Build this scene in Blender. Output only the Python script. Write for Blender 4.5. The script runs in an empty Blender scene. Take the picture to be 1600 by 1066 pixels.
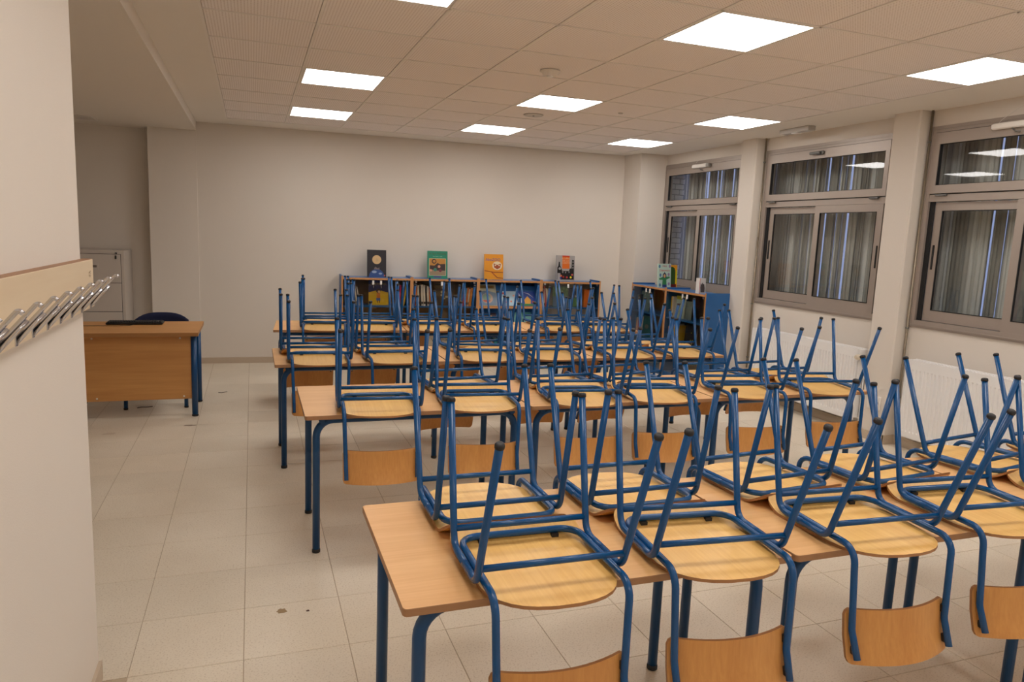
import bpy, math, random
from mathutils import Vector, Matrix
random.seed(7)
PI = math.pi
scene = bpy.context.scene
COL = scene.collection

# ------------------------------------------------------------------ camera, world, exposure
CAM_H = 1.658
F_PX = 1126.3
YAW, PITCH, ROLL = 0.3485, -0.1450, 0.0406
def cam_axes():
    cy, sy = math.cos(YAW), math.sin(YAW)
    fwd = Vector((sy*math.cos(PITCH), cy*math.cos(PITCH), math.sin(PITCH)))
    right = Vector((cy, -sy, 0)); up = right.cross(fwd)
    r = math.cos(ROLL)*right + math.sin(ROLL)*up
    u = -math.sin(ROLL)*right + math.cos(ROLL)*up
    return r, u, fwd
R_, U_, F_ = cam_axes()
cam_data = bpy.data.cameras.new('camera'); cam = bpy.data.objects.new('camera', cam_data); COL.objects.link(cam)
cam_data.sensor_width = 36; cam_data.lens = F_PX*36/1600; cam_data.clip_start = 0.05
cam.matrix_world = Matrix(((R_.x, U_.x, -F_.x, 0), (R_.y, U_.y, -F_.y, 0), (R_.z, U_.z, -F_.z, CAM_H), (0, 0, 0, 1)))
scene.camera = cam

world = bpy.data.worlds.new('dusk_sky'); scene.world = world; world.use_nodes = True
bg = world.node_tree.nodes['Background']
bg.inputs[0].default_value = (0.50, 0.60, 1.0, 1); bg.inputs[1].default_value = 0.55      # blue dusk outside the windows
vs = scene.view_settings
vs.view_transform = 'Standard'; vs.look = 'None'; vs.gamma = 1; vs.use_curve_mapping = False
vs.exposure = 0.16
LAMP_STRENGTH = 11.0
LAMP_COLOR = (1.0, 0.955, 0.915)

# ------------------------------------------------------------------ materials
def lin(r, g, b):
    f = lambda c: (c/255/12.92) if c/255 <= 0.04045 else ((c/255+0.055)/1.055)**2.4
    return (f(r), f(g), f(b), 1)
def new_mat(name):
    m = bpy.data.materials.new(name); m.use_nodes = True
    return m, m.node_tree, m.node_tree.nodes['Principled BSDF']
def simple(name, col, rough=0.5, metal=0.0, spec=0.5, noise=0.0, nscale=8.0, bump=0.0, bscale=60.0, coat=0.0):
    m, nt, b = new_mat(name)
    b.inputs['Base Color'].default_value = col; b.inputs['Roughness'].default_value = rough
    b.inputs['Metallic'].default_value = metal; b.inputs['Specular IOR Level'].default_value = spec
    b.inputs['Coat Weight'].default_value = coat
    if noise or bump:
        tc = nt.nodes.new('ShaderNodeTexCoord')
    if noise:
        n = nt.nodes.new('ShaderNodeTexNoise'); n.inputs['Scale'].default_value = nscale; n.inputs['Detail'].default_value = 5
        nt.links.new(tc.outputs['Object'], n.inputs['Vector'])
        mx = nt.nodes.new('ShaderNodeMix'); mx.data_type = 'RGBA'
        mx.inputs['A'].default_value = tuple(c*(1-noise) for c in col[:3])+(1,)
        mx.inputs['B'].default_value = tuple(min(1, c*(1+noise)) for c in col[:3])+(1,)
        nt.links.new(n.outputs['Fac'], mx.inputs['Factor']); nt.links.new(mx.outputs['Result'], b.inputs['Base Color'])
    if bump:
        n2 = nt.nodes.new('ShaderNodeTexNoise'); n2.inputs['Scale'].default_value = bscale; n2.inputs['Detail'].default_value = 3
        nt.links.new(tc.outputs['Object'], n2.inputs['Vector'])
        bp = nt.nodes.new('ShaderNodeBump'); bp.inputs['Strength'].default_value = bump; bp.inputs['Distance'].default_value = 0.002
        nt.links.new(n2.outputs['Fac'], bp.inputs['Height']); nt.links.new(bp.outputs['Normal'], b.inputs['Normal'])
    return m
def wood(name, c1, c2, axis=0, rough=0.42, stretch=26.0, base=3.0, amount=1.0):
    """fine long grain running along the given axis"""
    m, nt, b = new_mat(name)
    tc = nt.nodes.new('ShaderNodeTexCoord'); mp = nt.nodes.new('ShaderNodeMapping')
    s = [base*stretch]*3; s[axis] = base
    mp.inputs['Scale'].default_value = s
    oi = nt.nodes.new('ShaderNodeObjectInfo'); ad = nt.nodes.new('ShaderNodeVectorMath'); ad.operation = 'ADD'
    nt.links.new(tc.outputs['Object'], ad.inputs[0]); nt.links.new(oi.outputs['Random'], ad.inputs[1])
    nt.links.new(ad.outputs[0], mp.inputs['Vector'])
    n = nt.nodes.new('ShaderNodeTexNoise'); n.inputs['Scale'].default_value = 1; n.inputs['Detail'].default_value = 6; n.inputs['Roughness'].default_value = 0.6
    nt.links.new(mp.outputs['Vector'], n.inputs['Vector'])
    mp2 = nt.nodes.new('ShaderNodeMapping'); s2 = [12.0]*3; s2[axis] = 1.2; mp2.inputs['Scale'].default_value = s2
    nt.links.new(ad.outputs[0], mp2.inputs['Vector'])
    n2 = nt.nodes.new('ShaderNodeTexNoise'); n2.inputs['Scale'].default_value = 1; n2.inputs['Detail'].default_value = 3
    nt.links.new(mp2.outputs['Vector'], n2.inputs['Vector'])
    av = nt.nodes.new('ShaderNodeMath'); av.operation = 'MULTIPLY_ADD'; av.inputs[1].default_value = 0.55
    m2 = nt.nodes.new('ShaderNodeMath'); m2.operation = 'MULTIPLY'; m2.inputs[1].default_value = 0.45
    nt.links.new(n2.outputs['Fac'], m2.inputs[0]); nt.links.new(n.outputs['Fac'], av.inputs[0]); nt.links.new(m2.outputs[0], av.inputs[2])
    cr = nt.nodes.new('ShaderNodeValToRGB'); cr.color_ramp.elements[0].position = 0.32; cr.color_ramp.elements[1].position = 0.66
    cr.color_ramp.elements[0].color = c2; cr.color_ramp.elements[1].color = c1
    nt.links.new(av.outputs[0], cr.inputs['Fac']); nt.links.new(cr.outputs['Color'], b.inputs['Base Color'])
    b.inputs['Roughness'].default_value = rough
    return m

M = {}
M['wall'] = simple('painted_wall', lin(226, 217, 206), 0.75, noise=0.02, nscale=1.5, bump=0.25, bscale=260)
M['wall_smooth'] = simple('painted_plaster', lin(240, 234, 226), 0.8, noise=0.02, nscale=2)
M['soffit'] = simple('painted_soffit', lin(234, 226, 216), 0.85)
M['grout'] = simple('floor_grout', lin(188, 170, 146), 0.9)
M['bar'] = simple('white_grid_bar', lin(242, 236, 230), 0.6)
M['baseboard'] = simple('stone_baseboard', lin(196, 178, 156), 0.5, noise=0.05, nscale=60)
M['blue'] = simple('blue_powder_coat', lin(10, 78, 134), 0.24, spec=0.45, noise=0.04, nscale=20, bump=0.05, bscale=500)
M['blue_desk'] = simple('dark_blue_powder_coat', lin(10, 68, 116), 0.30, spec=0.45)
M['cap'] = simple('black_rubber', lin(32, 31, 34), 0.55)
M['top'] = wood('peach_beech_laminate', lin(238, 188, 128), lin(222, 167, 106), 0, 0.42)
M['topedge'] = simple('tabletop_edge_wood', lin(168, 124, 86), 0.5, noise=0.1, nscale=30)
M['seat'] = wood('yellow_beech_ply', lin(250, 204, 124), lin(232, 178, 98), 1, 0.36, stretch=40, base=3)
M['seatedge'] = simple('ply_edge', lin(172, 122, 78), 0.5, noise=0.12, nscale=60)
M['back'] = wood('beech_backrest_ply', lin(220, 160, 90), lin(202, 138, 72), 2, 0.4, stretch=25, base=4)
M['desk'] = wood('desk_beech_laminate', lin(212, 156, 92), lin(192, 134, 74), 0, 0.45, stretch=20, base=2)
M['desk_edge'] = simple('desk_edge', lin(160, 110, 58), 0.5)
M['edging'] = wood('beech_edging', lin(206, 150, 96), lin(188, 130, 78), 2, 0.5)
M['shelf_blue'] = simple('blue_laminate', lin(36, 96, 156), 0.4, noise=0.03, nscale=30)
M['shelf_top_sheen'] = simple('blue_laminate_with_sheen', lin(60, 110, 170), 0.28, noise=0.03, nscale=30)  # bookcase tops: lighter blue with the grazing reflection put into the colour
M['shelf_inner'] = simple('beech_inner', lin(150, 118, 72), 0.6)
M['alu'] = simple('brushed_aluminium', lin(172, 160, 150), 0.42, metal=0.35, noise=0.02, nscale=30)
M['alu_dark'] = simple('black_gasket', lin(22, 22, 24), 0.6)
M['handle'] = simple('grey_handle', lin(120, 120, 118), 0.35, metal=0.6)
M['white'] = simple('white_enamel', lin(244, 242, 240), 0.35)
M['white_pl'] = simple('white_plastic', lin(234, 228, 220), 0.4)
M['knob'] = simple('cream_knob', lin(220, 208, 188), 0.45)
M['chrome'] = simple('chrome', lin(205, 205, 210), 0.12, metal=1.0)
M['steel'] = simple('zinc_pipe', lin(150, 138, 120), 0.35, metal=0.6)
M['cabinet'] = simple('grey_painted_steel', lin(206, 196, 186), 0.45)
M['gap'] = simple('dark_gap', lin(60, 50, 42), 0.8)
M['black'] = simple('black_plastic', lin(20, 20, 21), 0.45)
M['keys'] = simple('key_plastic', lin(36, 36, 38), 0.5)
M['navy'] = simple('navy_fabric', lin(22, 30, 66), 0.85, noise=0.15, nscale=200)
M['rack'] = wood('pale_rack_wood', lin(228, 210, 180), lin(218, 196, 164), 1, 0.5, stretch=14, base=1.5)
M['rack_edge'] = wood('rack_edge_wood', lin(176, 136, 104), lin(150, 112, 84), 1, 0.6)
M['pencil'] = simple('pencil_mark', lin(150, 118, 90), 0.8)
M['slat'] = simple('blind_slat_fabric', lin(192, 192, 184), 0.75, noise=0.05, nscale=5)
M['brick'] = simple('white_glazed_brick', lin(190, 192, 196), 0.4, noise=0.06, nscale=9)
M['mortar'] = simple('brick_mortar', lin(120, 122, 128), 0.9)
M['outside'] = simple('light_block_grey', lin(140, 136, 130), 0.9)  # for the added slabs that block sky light around the slats
M['page'] = simple('paper_pages', lin(226, 218, 200), 0.8)
M['stain'] = simple('floor_stain', lin(158, 132, 98), 0.8)
M['stain2'] = simple('dark_debris', lin(74, 52, 40), 0.8)
def mc(name, r, g, b, rough=0.35):
    if name not in M: M[name] = simple(name, lin(r, g, b), rough)
    return M[name]

# floor tile: terrazzo speckle with slight change from tile to tile
def floor_mat():
    m, nt, b = new_mat('terrazzo_tile')
    tc = nt.nodes.new('ShaderNodeTexCoord'); geo = nt.nodes.new('ShaderNodeNewGeometry')
    n1 = nt.nodes.new('ShaderNodeTexNoise'); n1.inputs['Scale'].default_value = 140; n1.inputs['Detail'].default_value = 2
    n2 = nt.nodes.new('ShaderNodeTexNoise'); n2.inputs['Scale'].default_value = 1.7; n2.inputs['Detail'].default_value = 5
    nt.links.new(geo.outputs['Position'], n1.inputs['Vector']); nt.links.new(geo.outputs['Position'], n2.inputs['Vector'])
    cr = nt.nodes.new('ShaderNodeValToRGB'); cr.color_ramp.elements[0].position = 0.30; cr.color_ramp.elements[1].position = 0.46
    cr.color_ramp.elements[0].color = lin(214, 199, 177); cr.color_ramp.elements[1].color = lin(238, 227, 208)
    nt.links.new(n1.outputs['Fac'], cr.inputs['Fac'])
    cr2 = nt.nodes.new('ShaderNodeValToRGB'); cr2.color_ramp.elements[0].position = 0.3; cr2.color_ramp.elements[1].position = 0.7
    cr2.color_ramp.elements[0].color = (0.88, 0.86, 0.83, 1); cr2.color_ramp.elements[1].color = (1, 1, 1, 1)
    nt.links.new(n2.outputs['Fac'], cr2.inputs['Fac'])
    mx = nt.nodes.new('ShaderNodeMix'); mx.data_type = 'RGBA'; mx.blend_type = 'MULTIPLY'; mx.inputs['Factor'].default_value = 1
    nt.links.new(cr.outputs['Color'], mx.inputs['A']); nt.links.new(cr2.outputs['Color'], mx.inputs['B'])
    oi = nt.nodes.new('ShaderNodeObjectInfo'); mr = nt.nodes.new('ShaderNodeMapRange')
    mr.inputs['To Min'].default_value = 0.95; mr.inputs['To Max'].default_value = 1.0
    nt.links.new(oi.outputs['Random'], mr.inputs['Value'])
    sc = nt.nodes.new('ShaderNodeVectorMath'); sc.operation = 'SCALE'
    nt.links.new(mx.outputs['Result'], sc.inputs[0]); nt.links.new(mr.outputs['Result'], sc.inputs['Scale'])
    nt.links.new(sc.outputs[0], b.inputs['Base Color'])
    b.inputs['Roughness'].default_value = 0.38; b.inputs['Specular IOR Level'].default_value = 0.45
    mr2 = nt.nodes.new('ShaderNodeMapRange'); mr2.inputs['To Min'].default_value = 0.3; mr2.inputs['To Max'].default_value = 0.5
    nt.links.new(n2.outputs['Fac'], mr2.inputs['Value']); nt.links.new(mr2.outputs['Result'], b.inputs['Roughness'])
    return m
M['tile'] = floor_mat()
def ceil_mat():
    m, nt, b = new_mat('perforated_ceiling_tile')
    tc = nt.nodes.new('ShaderNodeTexCoord')
    v = nt.nodes.new('ShaderNodeTexVoronoi'); v.inputs['Scale'].default_value = 1/0.0165; v.inputs['Randomness'].default_value = 0
    nt.links.new(tc.outputs['Object'], v.inputs['Vector'])
    lt = nt.nodes.new('ShaderNodeMath'); lt.operation = 'LESS_THAN'; lt.inputs[1].default_value = 0.22
    mp = nt.nodes.new('ShaderNodeMapping'); mp.inputs['Scale'].default_value = (1, 1, 0)
    nt.links.new(tc.outputs['Object'], mp.inputs['Vector']); nt.links.new(mp.outputs['Vector'], v.inputs['Vector'])
    nt.links.new(v.outputs['Distance'], lt.inputs[0])
    mx = nt.nodes.new('ShaderNodeMix'); mx.data_type = 'RGBA'
    mx.inputs['A'].default_value = lin(250, 243, 240); mx.inputs['B'].default_value = lin(212, 198, 190)
    nt.links.new(lt.outputs[0], mx.inputs['Factor']); nt.links.new(mx.outputs['Result'], b.inputs['Base Color'])
    b.inputs['Roughness'].default_value = 0.85
    return m
M['ctile'] = ceil_mat()
def emit(name, col, s):
    m = bpy.data.materials.new(name); m.use_nodes = True; nt = m.node_tree; nt.nodes.clear()
    e = nt.nodes.new('ShaderNodeEmission'); e.inputs[0].default_value = (*col, 1); e.inputs[1].default_value = s
    o = nt.nodes.new('ShaderNodeOutputMaterial'); nt.links.new(e.outputs[0], o.inputs[0]); return m
M['lamp'] = emit('led_diffuser', LAMP_COLOR, LAMP_STRENGTH)
def glass(name, tint, ior=1.5, mul=1.0):
    m = bpy.data.materials.new(name); m.use_nodes = True; nt = m.node_tree; nt.nodes.clear()
    t = nt.nodes.new('ShaderNodeBsdfTransparent'); t.inputs[0].default_value = (*tint, 1)
    g = nt.nodes.new('ShaderNodeBsdfGlossy'); g.inputs['Roughness'].default_value = 0.02
    fr = nt.nodes.new('ShaderNodeFresnel'); fr.inputs[0].default_value = ior
    mu = nt.nodes.new('ShaderNodeMath'); mu.operation = 'MULTIPLY'; mu.inputs[1].default_value = mul; mu.use_clamp = True
    mix = nt.nodes.new('ShaderNodeMixShader'); o = nt.nodes.new('ShaderNodeOutputMaterial')
    ge = nt.nodes.new('ShaderNodeNewGeometry'); inv = nt.nodes.new('ShaderNodeMath'); inv.operation = 'SUBTRACT'; inv.inputs[0].default_value = 1
    m2 = nt.nodes.new('ShaderNodeMath'); m2.operation = 'MULTIPLY'      # only the outer face reflects, the inner one would add false total reflection
    nt.links.new(ge.outputs['Backfacing'], inv.inputs[1]); nt.links.new(fr.outputs[0], mu.inputs[0])
    nt.links.new(mu.outputs[0], m2.inputs[0]); nt.links.new(inv.outputs[0], m2.inputs[1]); nt.links.new(m2.outputs[0], mix.inputs[0])
    nt.links.new(t.outputs[0], mix.inputs[1]); nt.links.new(g.outputs[0], mix.inputs[2]); nt.links.new(mix.outputs[0], o.inputs[0])
    return m
M['glass'] = glass('window_glass', (0.95, 0.96, 0.96), 1.5, 1.7)
M['door_glass'] = glass('tinted_door_glass', (0.90, 0.88, 0.84), 1.5, 1.3)

# ------------------------------------------------------------------ mesh helpers
class MB:
    def __init__(s): s.v = []; s.f = []; s.m = []; s.sm = []
    def add(s, vs_, fs, mi=0, smooth=False):
        o = len(s.v); s.v += [tuple(p) for p in vs_]
        for f in fs: s.f.append([i+o for i in f]); s.m.append(mi); s.sm.append(smooth)
        return s
    def box(s, x0, x1, y0, y1, z0, z1, mi=0):
        vs_ = [(x, y, z) for z in (z0, z1) for y in (y0, y1) for x in (x0, x1)]
        return s.add(vs_, [(0, 2, 3, 1), (4, 5, 7, 6), (0, 1, 5, 4), (2, 6, 7, 3), (0, 4, 6, 2), (1, 3, 7, 5)], mi)
    def rbox(s, x0, x1, y0, y1, z0, z1, b=0.002, mi=0):
        """box with chamfered edges"""
        def ring(z, i): return [(x0+i+b, y0+i, z), (x1-i-b, y0+i, z), (x1-i, y0+i+b, z), (x1-i, y1-i-b, z), (x1-i-b, y1-i, z), (x0+i+b, y1-i, z), (x0+i, y1-i-b, z), (x0+i, y0+i+b, z)]
        r = [ring(z0, b), ring(z0+b, 0), ring(z1-b, 0), ring(z1, b)]
        vs_ = sum(r, []); fs = [tuple(range(7, -1, -1)), tuple(range(24, 32))]
        for k in range(3):
            for i in range(8): fs.append((k*8+i, k*8+(i+1) % 8, (k+1)*8+(i+1) % 8, (k+1)*8+i))
        return s.add(vs_, fs, mi)
    def prism(s, poly, z0, z1, ch=0.0, mi=0, side=None):
        """vertical prism over a polygon (ccw); chamfer ch; side material for the walls"""
        n = len(poly); side = mi if side is None else side
        if ch:
            cx = sum(p[0] for p in poly)/n; cy = sum(p[1] for p in poly)/n
            def inset(p):
                d = math.hypot(p[0]-cx, p[1]-cy); k = 1-ch/d; return (cx+(p[0]-cx)*k, cy+(p[1]-cy)*k)
            ins = [inset(p) for p in poly]
            rings = [[(*p, z0) for p in ins], [(*p, z0+ch) for p in poly], [(*p, z1-ch) for p in poly], [(*p, z1) for p in ins]]
        else: rings = [[(*p, z0) for p in poly], [(*p, z1) for p in poly]]
        o = len(s.v); s.v += sum(rings, [])
        s.f.append([o+i for i in range(n-1, -1, -1)]); s.m.append(mi); s.sm.append(False)
        k = len(rings)-1; s.f.append([o+k*n+i for i in range(n)]); s.m.append(mi); s.sm.append(False)
        for j in range(k):
            for i in range(n):
                s.f.append([o+j*n+i, o+j*n+(i+1) % n, o+(j+1)*n+(i+1) % n, o+(j+1)*n+i]); s.m.append(side); s.sm.append(False)
        return s
    def tube(s, pts, r, n=10, mi=0, caps=True):
        P = [Vector(p) for p in pts]; rr = r if isinstance(r, list) else [r]*len(P)
        t0 = (P[1]-P[0]).normalized(); a = Vector((0, 0, 1)) if abs(t0.z) < 0.9 else Vector((1, 0, 0))
        nrm = t0.cross(a).normalized(); o = len(s.v); prev = t0
        for i, p in enumerate(P):
            if i == 0: t = t0
            elif i == len(P)-1: t = (P[i]-P[i-1]).normalized()
            else: t = ((P[i]-P[i-1]).normalized()+(P[i+1]-P[i]).normalized()).normalized()
            q = prev.rotation_difference(t); nrm = (q @ nrm).normalized(); prev = t
            bn = t.cross(nrm).normalized()
            for k in range(n):
                an = 2*PI*k/n; s.v.append(tuple(p+rr[i]*(math.cos(an)*nrm+math.sin(an)*bn)))
        for i in range(len(P)-1):
            for k in range(n):
                s.f.append([o+i*n+k, o+i*n+(k+1) % n, o+(i+1)*n+(k+1) % n, o+(i+1)*n+k]); s.m.append(mi); s.sm.append(True)
        if caps:
            s.f.append([o+k for k in range(n-1, -1, -1)]); s.m.append(mi); s.sm.append(False)
            b_ = o+(len(P)-1)*n; s.f.append([b_+k for k in range(n)]); s.m.append(mi); s.sm.append(False)
        return s
    def cyl(s, p0, p1, r, n=12, mi=0, r1=None): return s.tube([p0, p1], [r, r if r1 is None else r1], n, mi)
    def lathe(s, prof, c, n=16, mi=0, axis='z'):
        o = len(s.v)
        for (r, h) in prof:
            for k in range(n):
                a = 2*PI*k/n; x, y = r*math.cos(a), r*math.sin(a)
                s.v.append((c[0]+x, c[1]+y, c[2]+h) if axis == 'z' else (c[0]+h, c[1]+x, c[2]+y))
        for i in range(len(prof)-1):
            for k in range(n):
                s.f.append([o+i*n+k, o+i*n+(k+1) % n, o+(i+1)*n+(k+1) % n, o+(i+1)*n+k]); s.m.append(mi); s.sm.append(True)
        s.f.append([o+k for k in range(n-1, -1, -1)]); s.m.append(mi); s.sm.append(False)
        e = o+(len(prof)-1)*n; s.f.append([e+k for k in range(n)]); s.m.append(mi); s.sm.append(False)
        return s
    def xf(s, mat, start=0):
        for i in range(start, len(s.v)): s.v[i] = tuple(mat @ Vector(s.v[i]))
        return s
    def mesh(s, name, mats):
        me = bpy.data.meshes.new(name); me.from_pydata(s.v, [], s.f)
        for m in (mats if isinstance(mats, (list, tuple)) else [mats]): me.materials.append(m)
        me.polygons.foreach_set('material_index', s.m); me.polygons.foreach_set('use_smooth', s.sm)
        me.update()
        import bmesh
        b = bmesh.new(); b.from_mesh(me); bmesh.ops.recalc_face_normals(b, faces=b.faces); b.to_mesh(me); b.free()
        return me
    def build(s, name, mats, parent=None, loc=None, rz=0):
        o = bpy.data.objects.new(name, s.mesh(name, mats)); COL.objects.link(o)
        if parent is not None: o.parent = parent
        if loc is not None: o.location = loc
        if rz: o.rotation_euler = (0, 0, rz)
        return o
def bend(pts, radii, seg=6):
    """polyline with filleted corners"""
    P = [Vector(p) for p in pts]; out = [P[0]]
    for i in range(1, len(P)-1):
        r = radii[i-1] if isinstance(radii, (list, tuple)) else radii
        a, b, c = P[i-1], P[i], P[i+1]; u = (a-b).normalized(); w = (c-b).normalized()
        ang = u.angle(w); 
        if r <= 0 or ang > PI-1e-3: out.append(b); continue
        d = r/math.tan(ang/2); p0 = b+u*d; ctr = b+(u+w).normalized()*(r/math.sin(ang/2))
        v0 = p0-ctr; v1 = (b+w*d)-ctr; tot = v0.angle(v1); ax = v0.cross(v1).normalized()
        for k in range(seg+1): out.append(ctr+Matrix.Rotation(tot*k/seg, 3, ax) @ v0)
    out.append(P[-1]); return [tuple(p) for p in out]
def empty(name, loc=(0, 0, 0), rz=0):
    o = bpy.data.objects.new(name, None); COL.objects.link(o); o.location = loc; o.rotation_euler = (0, 0, rz); o.empty_display_size = 0.1
    return o
def tag(o, label=None, cat=None, group=None, kind=None):
    if label: o['label'] = label
    if cat: o['category'] = cat
    if group: o['group'] = group
    if kind: o['kind'] = kind
    return o
KIDS = {}
def kids(o): return list(o.children)
def copy_tree(o, parent=None):
    c = o.copy(); COL.objects.link(c); c.parent = parent
    for ch in kids(o): copy_tree(ch, c)
    return c
def share(mesh_obj, loc, parent=None, rot=None):
    c = mesh_obj.copy(); COL.objects.link(c); c.location = loc
    if parent is not None: c.parent = parent
    if rot: c.rotation_euler = rot
    return c
def struct(o): o['kind'] = 'structure'; return o
def text(name, body, size, mat, parent, M4, align='CENTER', depth=0.0003):
    cu = bpy.data.curves.new(name, 'FONT'); cu.body = body; cu.size = size; cu.align_x = align; cu.align_y = 'CENTER'
    cu.resolution_u = 2; cu.extrude = depth
    t = bpy.data.objects.new(name, cu); COL.objects.link(t)
    dg = bpy.context.evaluated_depsgraph_get(); me = bpy.data.meshes.new_from_object(t.evaluated_get(dg))
    bpy.data.objects.remove(t); me.materials.clear(); me.materials.append(mat)
    for v in me.vertices: v.co = M4 @ v.co
    o = bpy.data.objects.new(name, me); COL.objects.link(o); o.parent = parent
    return o

# ------------------------------------------------------------------ room shell
CZ = 2.80                       # suspended ceiling
XL = -0.587                     # beam and column line
XA = -0.541                     # foreground wall face
XW = 5.24                       # window wall
XP = 5.12                       # pillar faces
YB0, YB1 = 9.22, 9.00           # back wall at left / right
YR = -2.3                       # rear wall
struct(MB().add([(-0.9, YB0+.012, 0), (XW+.3, YB1-.02, 0), (XW+.3, YB1-.02, CZ+.1), (-0.9, YB0+.012, CZ+.1), (-0.9, YB0+.2, 0), (XW+.3, YB1+.2, 0), (XW+.3, YB1+.2, CZ+.1), (-0.9, YB0+.2, CZ+.1)],
   [(0, 1, 2, 3), (4, 7, 6, 5), (0, 4, 5, 1), (3, 2, 6, 7), (1, 5, 6, 2), (0, 3, 7, 4)]).build('wall_back', M['wall']))
struct(MB().box(-1.09, XL, 9.20, 9.60, 0, 2.70).build('wall_column', M['wall']))
struct(MB().box(-3.7, -1.0, 9.42, 9.6, 0, 2.75).build('wall_alcove_back', M['wall']))
struct(MB().box(-3.8, -3.6, 2.4, 9.6, 0, 2.75).build('wall_alcove_left', M['wall']))
struct(MB().box(XA-.16, XA, YR, 2.765, 0, CZ+.05).build('wall_left', M['wall']))
struct(MB().box(-3.8, XA-.16, 2.56, 2.765, 0, 2.75).build('wall_alcove_near', M['wall']))
struct(MB().box(-1.0, XW+.4, YR-.2, YR, 0, CZ+.05).build('wall_rear', M['wall']))
# corner pillar, right rear
struct(MB().prism([(4.79, 9.3), (4.84, 8.62), (XW+.1, 8.62), (XW+.1, 9.3)], 0, CZ+.02).build('wall_corner_pillar', M['wall']))
for (y0, y1) in ((6.64, 6.90), (4.60, 4.87), (2.60, 2.87)):
    struct(MB().prism([(XP+.012, y0), (XW+.02, y0), (XW+.02, y1), (XP+.012, y1), (XP, y1-.012), (XP, y0+.012)], 0, CZ+.02).build('wall_pillar', M['wall']))
# window wall: apron, header and piers
WINS = [(8.63, 6.93), (6.60, 4.90), (4.58, 2.88), (2.56, 0.86)]
mb = MB(); mb.box(XW, XW+.10, YR, 8.9, 0, 1.035); mb.box(XW, XW+.10, YR, 8.9, 2.67, CZ+.05)
ys = [8.9]+[v for w in WINS for v in w]+[YR]
for i in range(0, len(ys), 2): mb.box(XW, XW+.10, ys[i+1], ys[i], 1.035, 2.67)
struct(mb.build('wall_window_side', M['wall']))
# beam and soffit over the alcove
struct(MB().box(-3.8, XL, YR, 9.6, 2.70, 2.95).build('ceiling_soffit', M['soffit']))
# baseboards
bb = MB()
bb.add([(XL, YB0+.002, 0), (4.79, YB1, 0), (4.79, YB1-.012, 0), (XL, YB0-.012, 0), (XL, YB0+.002, .07), (4.79, YB1, .07), (4.79, YB1-.012, .07), (XL, YB0-.012, .07)],
       [(0, 1, 5, 4), (3, 7, 6, 2), (4, 5, 6, 7), (0, 4, 7, 3), (1, 2, 6, 5)])
struct(bb.build('baseboard_back', M['baseboard']))
bb = MB()
for a, b in ((6.90, 8.62), (4.87, 6.64), (2.87, 4.60), (YR, 2.60)): bb.box(XW-.012, XW+.001, a, b, 0, .08)
for y0, y1 in ((6.64, 6.90), (4.60, 4.87), (2.60, 2.87)): bb.box(XP-.012, XP+.001, y0-.01, y1+.01, 0, .08); bb.box(XP-.012, XW, y0-.012, y0+.001, 0, .08)
struct(bb.build('baseboard_right', M['baseboard']))
struct(MB().box(XA-.001, XA+.012, YR, 2.765, 0, .07).build('baseboard_left', M['baseboard']))

# ---- floor with its tiles
floor = MB().box(-3.8, XW+.2, YR-.2, 9.6, -.12, -.0025).build('floor', M['grout']); struct(floor)
T = 0.4; FX, FY = -0.4485, 2.7465
tile_mb = MB().rbox(-T/2+.0015, T/2-.0015, -T/2+.0015, T/2-.0015, -.02, 0, .0012)
tile0 = tile_mb.build('tile', M['tile'], floor)
cells = []
def view(p):
    d = Vector(p)-Vector((0, 0, CAM_H)); w = d.dot(F_)
    if w < .1: return None
    return 800+F_PX*d.dot(R_)/w, 533-F_PX*d.dot(U_)/w, w
i0, i1 = int((-3.6-FX)/T)-1, int((XW+.1-FX)/T)+1
j0, j1 = int((YR-FY)/T)-1, int((9.6-FY)/T)+1
for i in range(i0, i1):
    for j in range(j0, j1):
        cx, cy = FX+(i+.5)*T, FY+(j+.5)*T
        if cx-T/2 > XW or cy-T/2 > 9.45 or cy+T/2 < YR: continue
        if cx < XA-.1 and cy < 2.6: continue
        q = view((cx, cy, 0)); vis = q is not None and -90 < q[0] < 1690 and -50 < q[1] < 1150
        if vis:                                   # hidden behind the foreground wall?
            t = XA/cx if cx < XA else 9
            if t < 1 and cy*t < 2.7: vis = False
        cells.append((0 if vis else 1, q[2] if q else 99, cx, cy))
cells.sort()
rest = MB(); first = True; n = 0
for (nv, w, cx, cy) in cells:
    if nv == 0 and n < 295:
        if first: tile0.location = (cx, cy, 0); first = False
        else: share(tile0, (cx, cy, 0), floor)
        n += 1
    else: rest.box(cx-T/2+.0015, cx+T/2-.0015, cy-T/2+.0015, cy+T/2-.0015, -.01, 0)
ro = rest.build('floor_tiles', M['tile'], floor); ro['kind'] = 'stuff'
# repaired spots and debris on the floor
def blob(name, x, y, r, mat, label, z=0.0006, sq=1.0):
    pts = []
    for k in range(14):
        a = 2*PI*k/14; rr = r*random.uniform(.65, 1.15); pts.append((rr*math.cos(a), rr*math.sin(a)*sq))
    o = MB().prism(pts, 0, z).build(name, mat, None, (x, y, 0)); tag(o, label, 'stain' if 'stain' in name or 'patch' in name else 'debris'); return o
blob('floor_stain', .103, 3.082, .025, M['stain'], 'small brown round stain on a floor tile left of the nearest desk')
blob('floor_stain', .212, 3.055, .008, M['stain2'], 'tiny dark spot beside the brown stain on the floor')
blob('floor_stain', -1.07, 6.19, .06, mc('pale_patch', 206, 190, 168), 'pale scraped patch on the floor before the teacher desk', sq=.5)
blob('floor_stain', -.50, 6.33, .05, mc('pale_patch2', 150, 130, 108), 'grey smudge on the floor by the teacher desk leg', sq=.5)
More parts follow.
